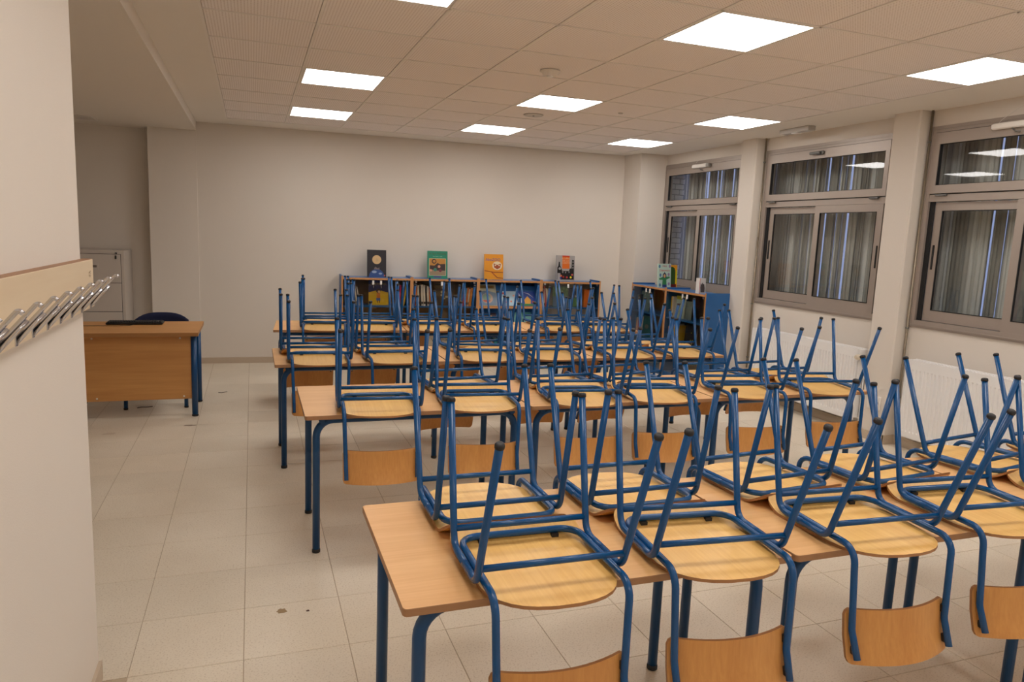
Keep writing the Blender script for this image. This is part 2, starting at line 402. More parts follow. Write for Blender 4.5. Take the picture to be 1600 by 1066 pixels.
o = MB().tube([(0, 0, .004), (.03, .02, .005), (.08, .015, .004), (.12, .03, .004)], .0035, 6).build('dry_twig', M['stain2'], None, (-.98, 7.02, 0)); tag(o, 'dark dry scrap lying under the teacher desk', 'debris')
o = MB().tube([(0, 0, .003), (.03, -.02, .004), (.08, .03, .003)], .0025, 6).build('dry_twig', M['stain2'], None, (-.33, 7.55, 0)); tag(o, 'thin brown scrap on the open floor behind the teacher desk', 'debris')

# ---- ceiling: plaster border, grid bars and tiles
G = 0.6115; GX0 = -0.247; GY0 = 3.208
NX = 8
gx = lambda i: GX0+i*G
gy = lambda j: GY0+j*G
JN, JF = -8, 9                      # rows: gy(-8) .. gy(9)
gx1 = gx(NX); gyn, gyf = gy(JN), gy(JF)
mb = MB()
mb.box(XL, gx(0), YR, 9.4, CZ, CZ+.12); mb.box(gx1, XW+.1, YR, 9.4, CZ, CZ+.12)
mb.box(gx(0), gx1, gyf, 9.4, CZ, CZ+.12); mb.box(gx(0), gx1, YR, gyn, CZ, CZ+.12)
mb.box(gx(0), gx1, gyn, gyf, CZ+.09, CZ+.12)
ceiling = mb.build('ceiling', M['wall_smooth']); struct(ceiling)
bw = .008
for i in range(NX+1):
    MB().box(gx(i)-bw, gx(i)+bw, gyn, gyf, CZ-.001, CZ+.03).build('grid_bar', M['bar'], ceiling)
for j in range(JN, JF+1):
    MB().box(gx(0)+bw, gx1-bw, gy(j)-bw, gy(j)+bw, CZ-.001, CZ+.03).build('grid_bar', M['bar'], ceiling)
LI = [1, 4, 7]; LJ = [0, 4, 7, -3, -7]
ct = MB().rbox(-G/2+.0095, G/2-.0095, -G/2+.0095, G/2-.0095, .003, .018, .0015).build('ceiling_tile', M['ctile'], ceiling)
first = True
for i in range(NX):
    for j in range(JN, JF):
        if i in LI and j in LJ: continue
        p = (gx(i)+G/2, gy(j)+G/2, CZ)
        if first: ct.location = p; first = False
        else: share(ct, p, ceiling)
lroot = None
names_r = {0: 'middle row', 4: 'third row', 7: 'far row', -3: 'row above the camera', -7: 'row behind the camera'}
names_r = {7: 'in the row nearest the back wall', 4: 'in the second row from the back wall', 0: 'in the third row from the back wall', -3: 'in the fourth row from the back wall', -7: 'in the last row by the rear wall'}
names_c = {1: 'on the left', 4: 'in the middle', 7: 'on the window side'}
for j in LJ:
    for i in LI:
        p = (gx(i)+G/2, gy(j)+G/2, CZ)
        if lroot is None:
            lroot = empty('ceiling_light', p)
            h = G/2-.010; w_ = .014; f = MB()
            f.box(-h, h, -h, -h+w_, 0, .03); f.box(-h, h, h-w_, h, 0, .03); f.box(-h, -h+w_, -h+w_, h-w_, 0, .03); f.box(h-w_, h, -h+w_, h-w_, 0, .03)
            f.build('light_frame', M['white_pl'], lroot)
            d = MB().box(-h+w_, h-w_, -h+w_, h-w_, .002, .012).build('diffuser', M['lamp'], lroot); d['label'] = 'glowing white diffuser'
            r = lroot
        else: r = copy_tree(lroot); r.location = p
        tag(r, 'square flat ceiling light %s, %s' % (names_c[i], names_r[j]), 'ceiling light', 'square light panels in the ceiling')

# smoke detector, speaker, sensor on the ceiling
def disc(name, x, y, prof, label, cat, mat=M['white_pl']):
    r = empty(name, (x, y, CZ)); MB().lathe([(a, -h) for a, h in prof], (0, 0, 0), 24).build('housing', mat, r); tag(r, label, cat); return r
d = disc('smoke_detector', 1.96, 4.84, [(.068, 0), (.068, .012), (.056, .016), (.052, .030), (.040, .036)], 'round white smoke detector on a ceiling tile nearer the camera', 'smoke detector')
MB().lathe([(.022, -.036), (.020, -.044)], (0, 0, 0), 16).build('sensor_cap', M['white'], d)
d = disc('ceiling_speaker', 2.53, 6.62, [(.095, 0), (.095, .004), (.088, .008)], 'round grey ceiling speaker near the middle back light', 'speaker', mc('grille_grey', 206, 200, 194, .6))
MB().lathe([(.012, -.008), (.008, -.011)], (0, 0, 0), 12).build('grille_centre', M['black'], d)
d = disc('ceiling_sensor', 3.17, 6.08, [(.022, 0), (.022, .004), (.016, .007)], 'tiny grey round sensor on a ceiling tile left of a window-side light', 'sensor', mc('grille_grey', 206, 200, 194, .6))
# air vent in the soffit
r = empty('air_vent', (-1.82, 8.83, 2.70)); f = MB()
f.box(-.3, .3, -.16, -.135, -.008, 0); f.box(-.3, .3, .135, .16, -.008, 0); f.box(-.3, -.275, -.135, .135, -.008, 0); f.box(.275, .3, -.135, .135, -.008, 0)
f.build('vent_frame', M['white_pl'], r); MB().box(-.275, .275, -.135, .135, -.001, 0).build('vent_backing', M['gap'], r)
for k in range(9):
    MB().box(-.275, .275, -.004, .004, -.007, -.001).build('slat', M['white_pl'], r, (0, -.12+k*.03, 0))
tag(r, 'grey slatted air vent in the low ceiling above the filing cabinet', 'air vent')
# emergency light (ceiling, near window wall)
r = empty('emergency_light', (4.99, 5.88, CZ)); MB().rbox(-.045, .045, -.2, .2, -.045, 0, .004).build('lamp_body', mc('frosted_plastic', 190, 184, 178, .25), r)
MB().rbox(-.03, .03, -.03, .05, -.049, -.045, .001).build('lens', M['white'], r)
tag(r, 'small boxy emergency light on the ceiling above the middle window', 'emergency light')

# ------------------------------------------------------------------ windows
def frame_ring(mb, y0, y1, z0, z1, t, x0, x1, tb=None, tt=None):
    """rectangular ring in the y-z plane; t = side width"""
    tb = t if tb is None else tb; tt = t if tt is None else tt
    mb.box(x0, x1, y0, y0+t, z0, z1); mb.box(x0, x1, y1-t, y1, z0, z1)
    mb.box(x0, x1, y0+t, y1-t, z0, z0+tb); mb.box(x0, x1, y0+t, y1-t, z1-tt, z1)
for wi, (YL, YN) in enumerate(WINS):
    w = empty('window_%d' % (wi+1), (XW, YL, 0)); struct(w)
    W_ = YL-YN
    f = MB(); frame_ring(f, -W_, 0, 1.035, 2.67, .055, -.012, .07, .06, .05); f.box(-.008, .07, -W_+.055, -.055, 2.07, 2.125); f.build('window_frame', M['alu'], w)
    # raised outer moulding lines
    f = MB(); frame_ring(f, -W_+.012, -.012, 1.05, 2.655, .012, -.018, -.012); f.build('frame_bead', M['alu'], w)
    f = MB(); f.box(-.004, .0, -W_+.055, -.055, 2.125, 2.131); f.box(-.004, 0, -W_+.055, -.055, 2.615, 2.62); f.build('joint_line', M['alu_dark'], w)
    # transom sash
    f = MB(); frame_ring(f, -W_+.058, -.058, 2.134, 2.615, .047, -.022, .03, .066, .09); f.build('transom_sash', M['alu'], w)
    f = MB(); frame_ring(f, -W_+.104, -.104, 2.198, 2.529, .006, -.016, .012); f.build('gasket', M['alu_dark'], w)
    MB().box(.004, .010, -W_+.106, -.106, 2.2, 2.526).build('pane', M['glass'], w)
    # lower sashes: far one set back, near one in front
    ls = MB(); frame_ring(ls, -.865, -.098, 1.10, 2.062, .065, .022, .05, .088, .066); l = ls.build('sliding_sash', M['alu'], w)
    f = MB(); frame_ring(f, -.804, -.166, 1.186, 1.998, .006, .020, .034); f.build('gasket', M['alu_dark'], l)
    MB().box(.030, .036, -.80, -.165, 1.188, 1.996).build('pane', M['glass'], l)
    ls = MB(); frame_ring(ls, -W_+.075, -.80, 1.095, 2.068, .068, -.010, .018, .088, .07); l = ls.build('sliding_sash', M['alu'], w)
    f = MB(); frame_ring(f, -W_+.142, -.866, 1.181, 2.000, .006, -.013, .004); f.build('gasket', M['alu_dark'], l)
    MB().box(-.002, .004, -W_+.144, -.868, 1.183, 1.998).build('pane', M['glass'], l)
    MB().box(.045, .05, -W_+.05, -.05, 1.09, 2.07).build('shadow_gap', M['alu_dark'], w) if False else None
    MB().box(.010, .020, -.098, -.055, 1.095, 2.07).build('dark_gap', M['alu_dark'], w)
    for yy in (-.17, -W_+.18): MB().rbox(-.034, -.010, yy-.05, yy+.05, 2.112, 2.128, .003).build('hinge', M['handle'], w)
    MB().rbox(.012, .024, -.135, -.122, 1.52, 1.72, .002).build('latch', M['black'], w)
    MB().rbox(-.016, -.008, -W_+.09, -W_+.105, 1.50, 1.70, .002).build('latch', M['black'], w)
# transom handles / closers
def closer(y, z, label, wire=True):
    r = empty('window_closer', (XW-.022, y, z))
    MB().rbox(-.04, 0, -.17, .17, -.022, .022, .008).build('closer_body', M['white_pl'], r)
    MB().rbox(-.05, -.005, -.20, -.14, -.026, .02, .008).build('end_cap', mc('grey_cap', 150, 146, 140), r)
    MB().tube([(-.02, .02, -.02), (-.03, -.02, -.05), (-.02, -.05, -.055)], .006, 8).build('arm', M['handle'], r)
    MB().tube([(-.01, .16, 0), (-.015, .10, .05), (-.005, -.02, .13), (.012, -.08, .145)], .0018, 6).build('wire', M['white_pl'], r)
    tag(r, label, 'window closer')
closer(7.78, 2.60, 'white window closer with a loose wire on the farthest window')
closer(3.86, 2.60, 'white window closer with a wire on the nearest window')
r = empty('window_handle', (XW-.022, 5.78, 2.575))
MB().rbox(-.022, 0, -.045, .045, -.018, .018, .005).build('handle_plate', M['handle'], r)
MB().rbox(-.045, -.022, -.02, .12, -.012, .012, .005).build('lever', M['handle'], r)
wp = bpy.data.objects['window_2']; r.parent = wp; r.location = r.location-wp.location

# exterior recess: brick end wall, added slabs that keep sky light out, vertical slats
XS = 5.53
bwall = MB().box(XW+.10, XS+.35, 8.66, 8.80, .8, 2.95).build('wall_exterior', M['mortar']); struct(bwall)
b0 = None
for k in range(28):
    z = .86+k*.072
    off = 0 if k % 2 == 0 else .07
    for q in range(-1, 4):
        x0 = XW+.10+off+q*.14; x1 = x0+.13
        x0 = max(x0, XW+.10)
        x1 = min(x1, XS+.02)
        if x1-x0 < .03: continue
        MB().rbox(x0, x1, 8.65, 8.67, z, z+.062, .002).build('brick', M['brick'], bwall)
struct(MB().box(XW+.10, XS+.02, YR, 8.66, 2.78, 2.95).build('light_block_above', M['outside']))  # added slab above the windows, blocks sky light passing over the slats
struct(MB().box(XW+.10, XS+.02, YR, 8.66, .85, .98).build('light_block_below_1', M['outside']))  # added slab below the windows, blocks sky light coming under the slats
blind = empty('vertical_blind', (XS, 5.0, .99))
smesh = []
for v in range(3):
    mb = MB(); pts = []
    n_ = 4; wd = .030; dp = (.006, .012, .018)[v]
    for k in range(n_+1):
        t = -1+2*k/n_; pts.append((dp*(1-t*t), t*wd))
    for z0 in (0,):
        vs_ = [(x, y, 0) for x, y in pts]+[(x, y, 1.80) for x, y in pts]+[(x+.0015, y, 0) for x, y in pts]+[(x+.0015, y, 1.80) for x, y in pts]
        m_ = n_+1; fs = []
        for k in range(n_):
            fs += [(k, k+1, m_+k+1, m_+k), (2*m_+k, 3*m_+k, 3*m_+k+1, 2*m_+k+1)]
        fs += [(0, m_, 3*m_, 2*m_), (n_, 2*m_+n_, 3*m_+n_, m_+n_)]
        mb.add(vs_, fs, 0, True)
    smesh.append(mb.mesh('slat', (M['slat'], mc('slat_dark', 150, 148, 140, .8), mc('slat_pale', 214, 214, 208, .8))[v]))
y = 8.615; k = 0
while y > 1.0:
    o = bpy.data.objects.new('slat', smesh[random.randrange(3)]); COL.objects.link(o); o.parent = blind
    o.location = (random.uniform(-.012, .012), y-5.0-.03, 0); o.rotation_euler = (0, 0, random.choice([-.7, -.4, -.15, .1, .4, .7])*random.uniform(.6, 1.1))
    y -= (random.choice([.030, .036, .042]) + (.020 if k % 7 == 5 else 0)) if k else .085
    k += 1
MB().box(-.03, .03, -4.0, 3.6, 1.80, 1.785+.05).build('headrail', M['alu'], blind)
MB().box(-.02, .02, -4.0, 3.6, -.01, .0).build('bottom_rail', M['alu'], blind)
tag(blind, 'grey vertical slat blind hanging outside behind all three windows', 'blind')

# ------------------------------------------------------------------ radiators and pipes
def radiator(y0, y1, label, valve):
    r = empty('radiator', (0, 0, 0)); xf = 5.085; xb = 5.20; z0, z1 = .135, .775
    n_ = int((y1-y0)/.0345); pitch = (y1-y0)/n_; mb = MB(); pts = []
    for k in range(n_):
        a = y0+k*pitch; pts += [(xf, a+.004), (xf, a+pitch*.62), (xf+.009, a+pitch*.68), (xf+.009, a+pitch*.94)]
    pts += [(xf, y1)]
    m_ = len(pts); zz = [z0+.045, z0+.06, z1-.075, z1-.06]
    rows = [(z0, 0), (z0+.045, 0), (z0+.06, 1), (z1-.085, 1), (z1-.07, 0), (z1, 0)]
    vs_ = []
    for z, q in rows: vs_ += [(x if q else xf, y_, z) for x, y_ in pts]
    fs = [(rr*m_+k, rr*m_+k+1, (rr+1)*m_+k+1, (rr+1)*m_+k) for rr in range(len(rows)-1) for k in range(m_-1)]
    mb.add(vs_, fs, 0); mb.box(xf+.007, xf+.02, y0, y1, z0, z1); mb.build('front_panel', M['white'], r)
    MB().box(xb-.02, xb, y0, y1, z0, z1).build('rear_panel', M['white'], r)
    for s_, yy in ((0, y0), (1, y1)): MB().rbox(xf+.004, xb, yy-.006, yy+.003, z0+.02, z1+.002, .001).build('side_cover', M['white'], r)
    g = MB(); g.box(xf+.002, xf+.012, y0, y1, z1, z1+.006); g.box(xb-.01, xb, y0, y1, z1, z1+.006); g.box(xf+.05, xf+.058, y0, y1, z1-.002, z1+.005)
    kk = int((y1-y0)/.03)
    for q in range(kk): g.box(xf+.012, xb-.01, y0+(q+.5)*(y1-y0)/kk-.004, y0+(q+.5)*(y1-y0)/kk+.004, z1-.001, z1+.004)
    g.build('top_grille', M['white'], r)
    MB().box(xb, XW-.002, y0+.2, y0+.23, z0+.1, z1-.08).build('bracket', M['white'], r); MB().box(xb, XW-.002, y1-.23, y1-.2, z0+.1, z1-.08).build('bracket', M['white'], r)
    if valve:
        v = MB().tube([(xf+.06, y0-.003, z1-.06), (xf+.06, y0-.045, z1-.06)], .011, 10).build('valve', M['chrome'], r)
        MB().tube([(xf+.055, y0-.03, z1-.06), (xf-.01, y0-.03, z1-.06), (xf-.045, y0-.03, z1-.06), (xf-.06, y0-.03, z1-.06)], [.018, .024, .024, .016], 14).build('valve_knob', M['knob'], v)
        MB().tube(bend([(xf+.06, y0-.03, z1-.06), (xf+.06, y0-.03, .05), (xf+.06, y0+.06, .05)], .03), .008, 8).build('supply_pipe', M['white'], r)
    tag(r, label, 'radiator')
radiator(4.93, 6.40, 'white ribbed radiator with valve knob under the middle window', True)
radiator(2.92, 4.43, 'white ribbed radiator under the nearest window', False)
def pipe(y, label, elbow):
    r = empty('heating_pipe', (XW-.025, y, 0))
    if elbow: pts = bend([(0, 0, CZ), (0, 0, .17), (0, -.10, .17)], .035)
    else: pts = [(0, 0, CZ), (0, 0, .3)]
    MB().tube(pts, .0095, 10).build('pipe', M['steel'], r)
    for z in (2.55, 1.02, .42): MB().lathe([(.014, -.006), (.014, .006)], (0, 0, z), 12).build('clamp', M['handle'], r)
    if not elbow: MB().tube([(.0, 0, 1.75), (0, -.002, .35)], .010, 10).build('lower_pipe', M['steel'], r)
    tag(r, label, 'pipe')
pipe(6.608, 'thin metal heating pipe in the corner left of the middle window', False)
pipe(4.572, 'thin metal heating pipe with elbow left of the nearest window', True)
r = empty('wall_socket', (XP, 4.73, .34)); MB().rbox(-.012, 0, -.07, .07, -.06, .06, .003).build('socket_plate', M['white_pl'], r)
MB().lathe([(.022, -.014), (.018, -.018)], (0, -.03, 0), 16, axis='x').build('socket_ring', mc('socket_grey', 120, 120, 130), r)
tag(r, 'white double wall socket low on the pillar between two radiators', 'wall socket')

# ------------------------------------------------------------------ coat rack on the foreground wall
rk = empty('coat_rack', (XA, 0, 0)); bx = .030
mb = MB(); mb.rbox(0, bx, .3, 2.80, 1.362, 1.522, .001)
mb.build('rack_board', M['rack'], rk)
MB().box(.001, bx-.001, .3, 2.799, 1.5215, 1.5235).build('board_top_edge', M['rack_edge'], rk)
hk = MB()
def flat(mb, pts, w, t):
    """flat bar: offset the polyline, width along y, thickness along the normal in xz"""
    n_ = len(pts); vs_ = []
    for i, (x, z) in enumerate(pts):
        a = pts[max(0, i-1)]; b = pts[min(n_-1, i+1)]; dx, dz = b[0]-a[0], b[1]-a[1]; L_ = math.hypot(dx, dz); nx, nz = -dz/L_, dx/L_
        vs_ += [(x+nx*t/2, -w/2, z+nz*t/2), (x+nx*t/2, w/2, z+nz*t/2), (x-nx*t/2, w/2, z-nz*t/2), (x-nx*t/2, -w/2, z-nz*t/2)]
    fs = [(0, 1, 2, 3), (4*n_-4, 4*n_-1, 4*n_-2, 4*n_-3)]
    for i in range(n_-1):
        for k in range(4): fs.append((4*i+k, 4*i+4+k, 4*i+4+(k+1) % 4, 4*i+(k+1) % 4))
    mb.add(vs_, fs, 0, False)
up = [(.002, .0), (.05, .03), (.075, .052), (.088, .066), (.094, .068), (.098, .063), (.096, .055), (.088, .040)]
lo = [(.002, -.012), (.045, .010), (.064, .028), (.070, .030), (.073, .025), (.068, .012)]
up3 = bend([(.0, 0, -.002), (.080, 0, .092), (.088, 0, .084)], [.005])
lo3 = [(.0, 0, -.016), (.03, 0, .019), (.060, 0, .054)]
hk.tube(up3, .005, 10); hk.tube(lo3, .0048, 10); hk.rbox(-.001, .003, -.008, .008, -.022, .010, .001)
h0 = hk.build('hook', M['chrome'], rk, (bx, 2.73, 1.384))
for k in range(1, 18): share(h0, (bx, 2.73-k*.136, 1.384), rk)
t4 = Matrix.Translation((bx+.0003, 2.745, 1.475)) @ Matrix(((0, 0, 1, 0), (1, 0, 0, 0), (0, 1, 0, 0), (0, 0, 0, 1)))
text('pencil_writing', 'T3\nT-4', .016, M['pencil'], rk, t4 @ Matrix.Rotation(PI/2, 4, 'Z'))
tag(rk, 'long pale wooden coat rack with chrome hooks on the foreground wall', 'coat rack')

# ------------------------------------------------------------------ classroom tables
TH = .7426; TW, TL = .706, 1.185
def rrect(x0, x1, y0, y1, r, n_=5):
    out = []
    for cx, cy, a0 in ((x1-r, y0+r, -PI/2), (x1-r, y1-r, 0), (x0+r, y1-r, PI/2), (x0+r, y0+r, PI)):
        for k in range(n_+1): a = a0+PI/2*k/n_; out.append((cx+r*math.cos(a), cy+r*math.sin(a)))
    return out
def make_table():
    r = empty('classroom_table')
    MB().prism(rrect(0, TL-.004, 0, TW, .013), -.021, 0, .0015, 0, 1).build('tabletop', [M['top'], M['topedge']], r)
    for (y, s) in ((.08, 1), (TW-.08, -1)):
        for (xa, xb) in ((.060, TL/2), (TL-.064, TL/2)):
            pts = bend([(xa, y, -TH+.012), (xa, y, -.042), (xb, y, -.042)], .085, 7)
            l = MB().tube(pts, .0188, 14).build('leg', M['blue_desk'], r)
            MB().lathe([(.0185, 0), (.021, .002), (.021, .014), (.0195, .02)], (xa, y, -TH+.0005), 14).build('foot_cap', M['cap'], l)
        MB().box(.11, TL-.11, y-.012, y+.012, -.03, -.021).build('apron_rail', M['blue_desk'], r)
    for x in (.085, TL-.089):
        MB().tube([(x, .045, -.037), (x, TW-.045, -.037)], .0145, 12).build('cross_rail', M['blue_desk'], r)
    return r
ROWS = [  # x0, y0, rotation, count, name
    (.3375, 1.629, 0.0, 4, 'nearest'), (.234, 3.562, 0.0, 3, 'second'), (.133, 4.973, 0.0, 3, 'third'), (.167, 6.69, -.070, 3, 'farthest')]
ORD = ['leftmost', 'second from left', 'third from left', 'fourth from left']
table0 = None
GAPX = 1.190
for (x0, y0, rot, cnt, nm) in ROWS:
    for k in range(cnt):
        loc = (x0+math.cos(rot)*GAPX*k, y0+math.sin(rot)*GAPX*k+(0 if k % 2 == 0 else -.004), TH)
        if table0 is None: table0 = make_table(); t = table0
        else: t = copy_tree(table0)
        t.location = loc; t.rotation_euler = (0, 0, rot)
        tag(t, '%s beech-topped blue-legged desk in the %s desk row' % (ORD[k], nm), 'desk', 'classroom desks in four rows')

# ------------------------------------------------------------------ chairs, standing upside down on the tables
def make_chair():
    r = empty('school_chair')
    HX, LX, R = .2065, .1845, .0105
    zc = .030
    # seat: rounded outline, front lip curls away from the table
    def zs(y): 
        t = max(0, y-.262)/.088; return .044*t**1.7
    ys_ = [-.10, -.098, -.092, -.08, -.062, -.04, -.01, .03, .08, .14, .20, .245, .265, .285, .300, .312, .326, .336, .343, .347]
    def hw(y):
        if y < .08:
            return .193*max(0, 1-(abs(y-.08)/.18)**2.5)**(1/2.5)
        if y > .312:
            q = min(1, (y-.312)/.035); return .205-.028*(1-math.sqrt(max(0, 1-q*q)))
        return .193+.012*min(1, (y-.08)/.15)
    nx_ = 9; th = .0095; top = []; bot = []
    for y in ys_:
        w_ = max(.03, hw(y))
        for k in range(nx_):
            x = w_*(-1+2*k/(nx_-1)); dish = .0
            bot.append((x, y, zs(y))); top.append((x, y, zs(y)+th))
    n_ = len(ys_); mb = MB(); vs_ = bot+top; o_ = len(bot); fs = []; fe = []
    for j in range(n_-1):
        for k in range(nx_-1):
            a = j*nx_+k; fs += [(a, a+nx_, a+nx_+1, a+1), (o_+a, o_+a+1, o_+a+nx_+1, o_+a+nx_)]
    for j in range(n_-1):
        for k in (0, nx_-1): a = j*nx_+k; fe.append((a, a+nx_, o_+a+nx_, o_+a))
    for j in (0, n_-1):
        for k in range(nx_-1): a = j*nx_+k; fe.append((a, a+1, o_+a+1, o_+a))
    mb.add(vs_, fs, 0, True); o = len(mb.v); mb.add(vs_, fe, 1, False)
    mb.build('seat', [M['seat'], M['seatedge']], r)
    # support loop under the seat running on into the backrest uprights
    pts = [(-.174, -.118, -.305), (-.176, -.086, -.225), (-LX, -.072, zc), (-LX, .298, zc+.002), (LX, .298, zc+.002), (LX, -.072, zc), (.176, -.086, -.225), (.174, -.118, -.305)]
    lp = MB().tube(bend(pts, [.06, .05, .058, .058, .05, .06], 6), R, 12).build('support_frame', M['blue'], r)
    # legs: rail under the seat, bend, leg, foot cap
    for s in (-1, 1):
        for (ft, cn) in ((-.125, .022), (.342, .260)):
            ht = .437
            mid = .142
            p = bend([(s*HX, mid, zc-.001), (s*HX, cn, zc-.001), (s*HX, ft, ht)], .046, 6)
            l = MB().tube(p, R, 12).build('leg', M['blue'], r)
            tip = Vector((s*HX, ft, ht)); d = (tip-Vector((s*HX, cn, zc))).normalized()
            MB().tube([tuple(tip-d*.005), tuple(tip-d*.0045), tuple(tip+d*.003), tuple(tip+d*.007), tuple(tip+d*.009)], [.0106, .0124, .0126, .0105, .006], 12).build('foot_cap', M['cap'], l)
    for (ft, cn) in ((-.125, .022), (.342, .260)):
        zb = .076; q = (zb-zc)/(.437-zc); yb = cn+(ft-cn)*q
        MB().tube([(-HX+.006, yb, zb), (HX-.006, yb, zb)], .0092, 10).build('crossbar', M['blue'], r)
    # backrest: curved plywood between the uprights
    zt, zb_ = -.168, -.330; n1 = 12; rows = 7; vs_ = []; th = .0095
    for side in (0, 1):
        for j in range(rows):
            q = (0, .035, .11, .5, .89, .965, 1)[j]; z = zt+(zb_-zt)*q
            ins = (.016, .005, 0, 0, 0, .005, .016)[j]
            for k in range(n1+1):
                t = -1+2*k/n1; x = t*(.190-ins)
                y = -.055-.040*(1-t*t)-.035*q*q + (0 if side == 0 else -th)
                vs_.append((x, y, z + (0 if j not in (0, rows-1) else 0)))
    m_ = (n1+1)*rows; fs = []; fe = []
    # ring of rows close to the corners gives rounded ends
    for j in range(rows-1):
        for k in range(n1):
            a = j*(n1+1)+k; fs += [(a, a+1, a+n1+2, a+n1+1), (m_+a, m_+a+n1+1, m_+a+n1+2, m_+a+1)]
        for k in (0, n1): a = j*(n1+1)+k; fe.append((a, a+n1+1, m_+a+n1+1, m_+a))
    for j in (0, rows-1):
        for k in range(n1): a = j*(n1+1)+k; fe.append((a, a+1, m_+a+1, m_+a))
    mb = MB(); mb.add(vs_, fs, 0, True); mb.add(vs_, fe, 1, False); mb.build('backrest', [M['back'], M['seatedge']], r)
    for s in (-1, 1):
        for z, y_ in ((-.196, -.069), (-.286, -.095)):
            MB().box(s*.172-.006, s*.172+.006, y_-.014, y_+.006, z-.011, z+.011).build('spacer', M['cap'], r)
            MB().lathe([(.003, 0), (.0025, .0015)], (0, 0, 0), 8).xf(Matrix.Translation((s*.172, y_+.012 if z > -.2 else y_+.008, z)) @ Matrix.Rotation(-PI/2, 4, 'X')).build('rivet', M['chrome'], r)
        MB().box(s*.115-.011, s*.115+.011, .280, .296, .013, .024).build('bumper', M['cap'], r)
    return r
# near = x of rear feet centre, x of front feet centre
CH = {
 0: dict(near=[(.735, .745), (1.250, 1.295), (1.870, 1.900), (2.41, 2.45), (3.06, 3.08), (3.58, 3.6)], far=[(.740, .735), (1.258, 1.262), (1.835, 1.875), (2.385, 2.435), (2.985, 3.06), (3.600, 3.61)]),
 1: dict(near=[(.595, .630), (1.130, 1.175), (1.730, 1.790), (2.215, 2.290), (2.855, 2.925), (3.455, 3.53)], far=[(1.142, 1.175), (1.780, 1.79), (2.25, 2.325), (2.98, 2.975), (3.47, 3.49)]),
 2: dict(near=[(.425, .440), (.950, .955), (1.585, 1.665), (2.140, 2.195), (2.790, 2.835), (3.345, 3.370)], far=[(.405, .395), (.905, .935), (1.610, 1.67), (2.165, 2.195), (2.755, 2.82), (3.26, 3.315)]),
 3: dict(near=[(.595, .645), (1.030, 1.105), (1.600, 1.62), (2.155, 2.19), (2.895, 2.965), (3.345, 3.43)], far=[(.680, .66), (1.120, 1.12), (1.55, 1.59), (2.155, 2.18), (2.94, 2.96), (3.36, 3.42)]),
}
NTH = ['first', 'second', 'third', 'fourth', 'fifth', 'sixth']
chair0 = None
for ri, (x0, y0, rot, cnt, nm) in enumerate(ROWS):
    for side in ('near', 'far'):
        for k, (xr, xf_) in enumerate(CH[ri][side]):
            if chair0 is None: chair0 = make_chair(); c = chair0
            else: c = copy_tree(chair0)
            xc = xr+(xf_-xr)*.125/.475; a = math.asin((xf_-xr)/.475)
            jit = random.uniform(0, .005)*(-1 if side == 'near' else 1)
            edge = y0+math.tan(rot)*(xc-x0)
            if side == 'near': c.location = (xc, edge+jit, TH+.0005); c.rotation_euler = (0, 0, -a)
            else: c.location = (xc, edge+TW+jit, TH+.0005); c.rotation_euler = (0, 0, PI+a)
            if side == 'near' and ri == 0: c.location.y = edge
            nth = NTH[k]
            tag(c, 'blue-framed chair upturned on the %s desk row, %s side, %s from the left' % (nm, side, nth), 'chair', 'school chairs upturned on the desks')

# ------------------------------------------------------------------ teacher desk, chair, keyboard, filing cabinet
r = empty('teacher_desk', (-1.84, 6.53, 0))
MB().prism(rrect(0, 1.405, 0, .78, .006, 2), .715, .745, .001, 0, 1).build('desktop', [M['desk'], M['desk_edge']], r)
MB().rbox(.08, 1.345, .115, .133, .156, .713, .001).build('front_panel', M['desk'], r)
for x in (.045, 1.360):
    for y in (.12, .665):
        l = MB().tube([(x, y, .01), (x, y, .715)], .0245, 16).build('leg', M['blue_desk'], r)
        MB().lathe([(.025, 0), (.027, .004), (.027, .012), (.025, .016)], (x, y, .0005), 16).build('foot_cap', M['cap'], l)
    MB().box(x-.012, x+.012, .13, .655, .685, .713).build('side_rail', M['blue_desk'], r)
for (x, z) in ((.595, .685), (1.255, .685), (.615, .18), (1.275, .18)):
    MB().lathe([(.008, 0), (.006, .003)], (0, 0, 0), 10).xf(Matrix.Translation((x, .115, z)) @ Matrix.Rotation(PI/2, 4, 'X')).build('screw_cap', M['white_pl'], r)
tag(r, 'wide beech teacher desk with blue legs and full front panel beside the foreground wall', 'desk')
r = empty('keyboard', (-.985, 7.13, .745), .0)
MB().rbox(-.225, .225, -.075, .075, .001, .022, .005).build('keyboard_case', M['black'], r)
kb = MB()
for row in range(5):
    for k in range(21):
        if row == 0 and 5 < k < 11: continue
        x0 = -.214+k*.0205; y_ = -.062+row*.0245; kb.rbox(x0, x0+.017, y_, y_+.019, .021, .029, .002)
o = kb.build('keys', M['keys'], r); o['kind'] = 'stuff'
tag(r, 'black computer keyboard lying on the teacher desk', 'keyboard')
o = MB().tube([(-.99+.0, 7.05, .7485), (-1.02, 7.0, .7485), (-1.12, 6.97, .7485), (-1.25, 6.985, .7485), (-1.40, 6.98, .7485), (-1.6, 7.0, .7485), (-1.8, 7.2, .7485)], .0025, 6).build('keyboard_cable', M['black']); tag(o, 'thin black cable trailing left from the keyboard across the teacher desk', 'cable')
o = MB().tube([(-1.42, 6.9, .004), (-1.37, 6.86, .05), (-1.33, 6.86, .12), (-1.325, 6.87, .2), (-1.35, 6.88, .35), (-1.4, 6.88, .70)], .004, 6).build('hanging_cable', M['black']); tag(o, 'black cable curling to the floor under the teacher desk', 'cable')
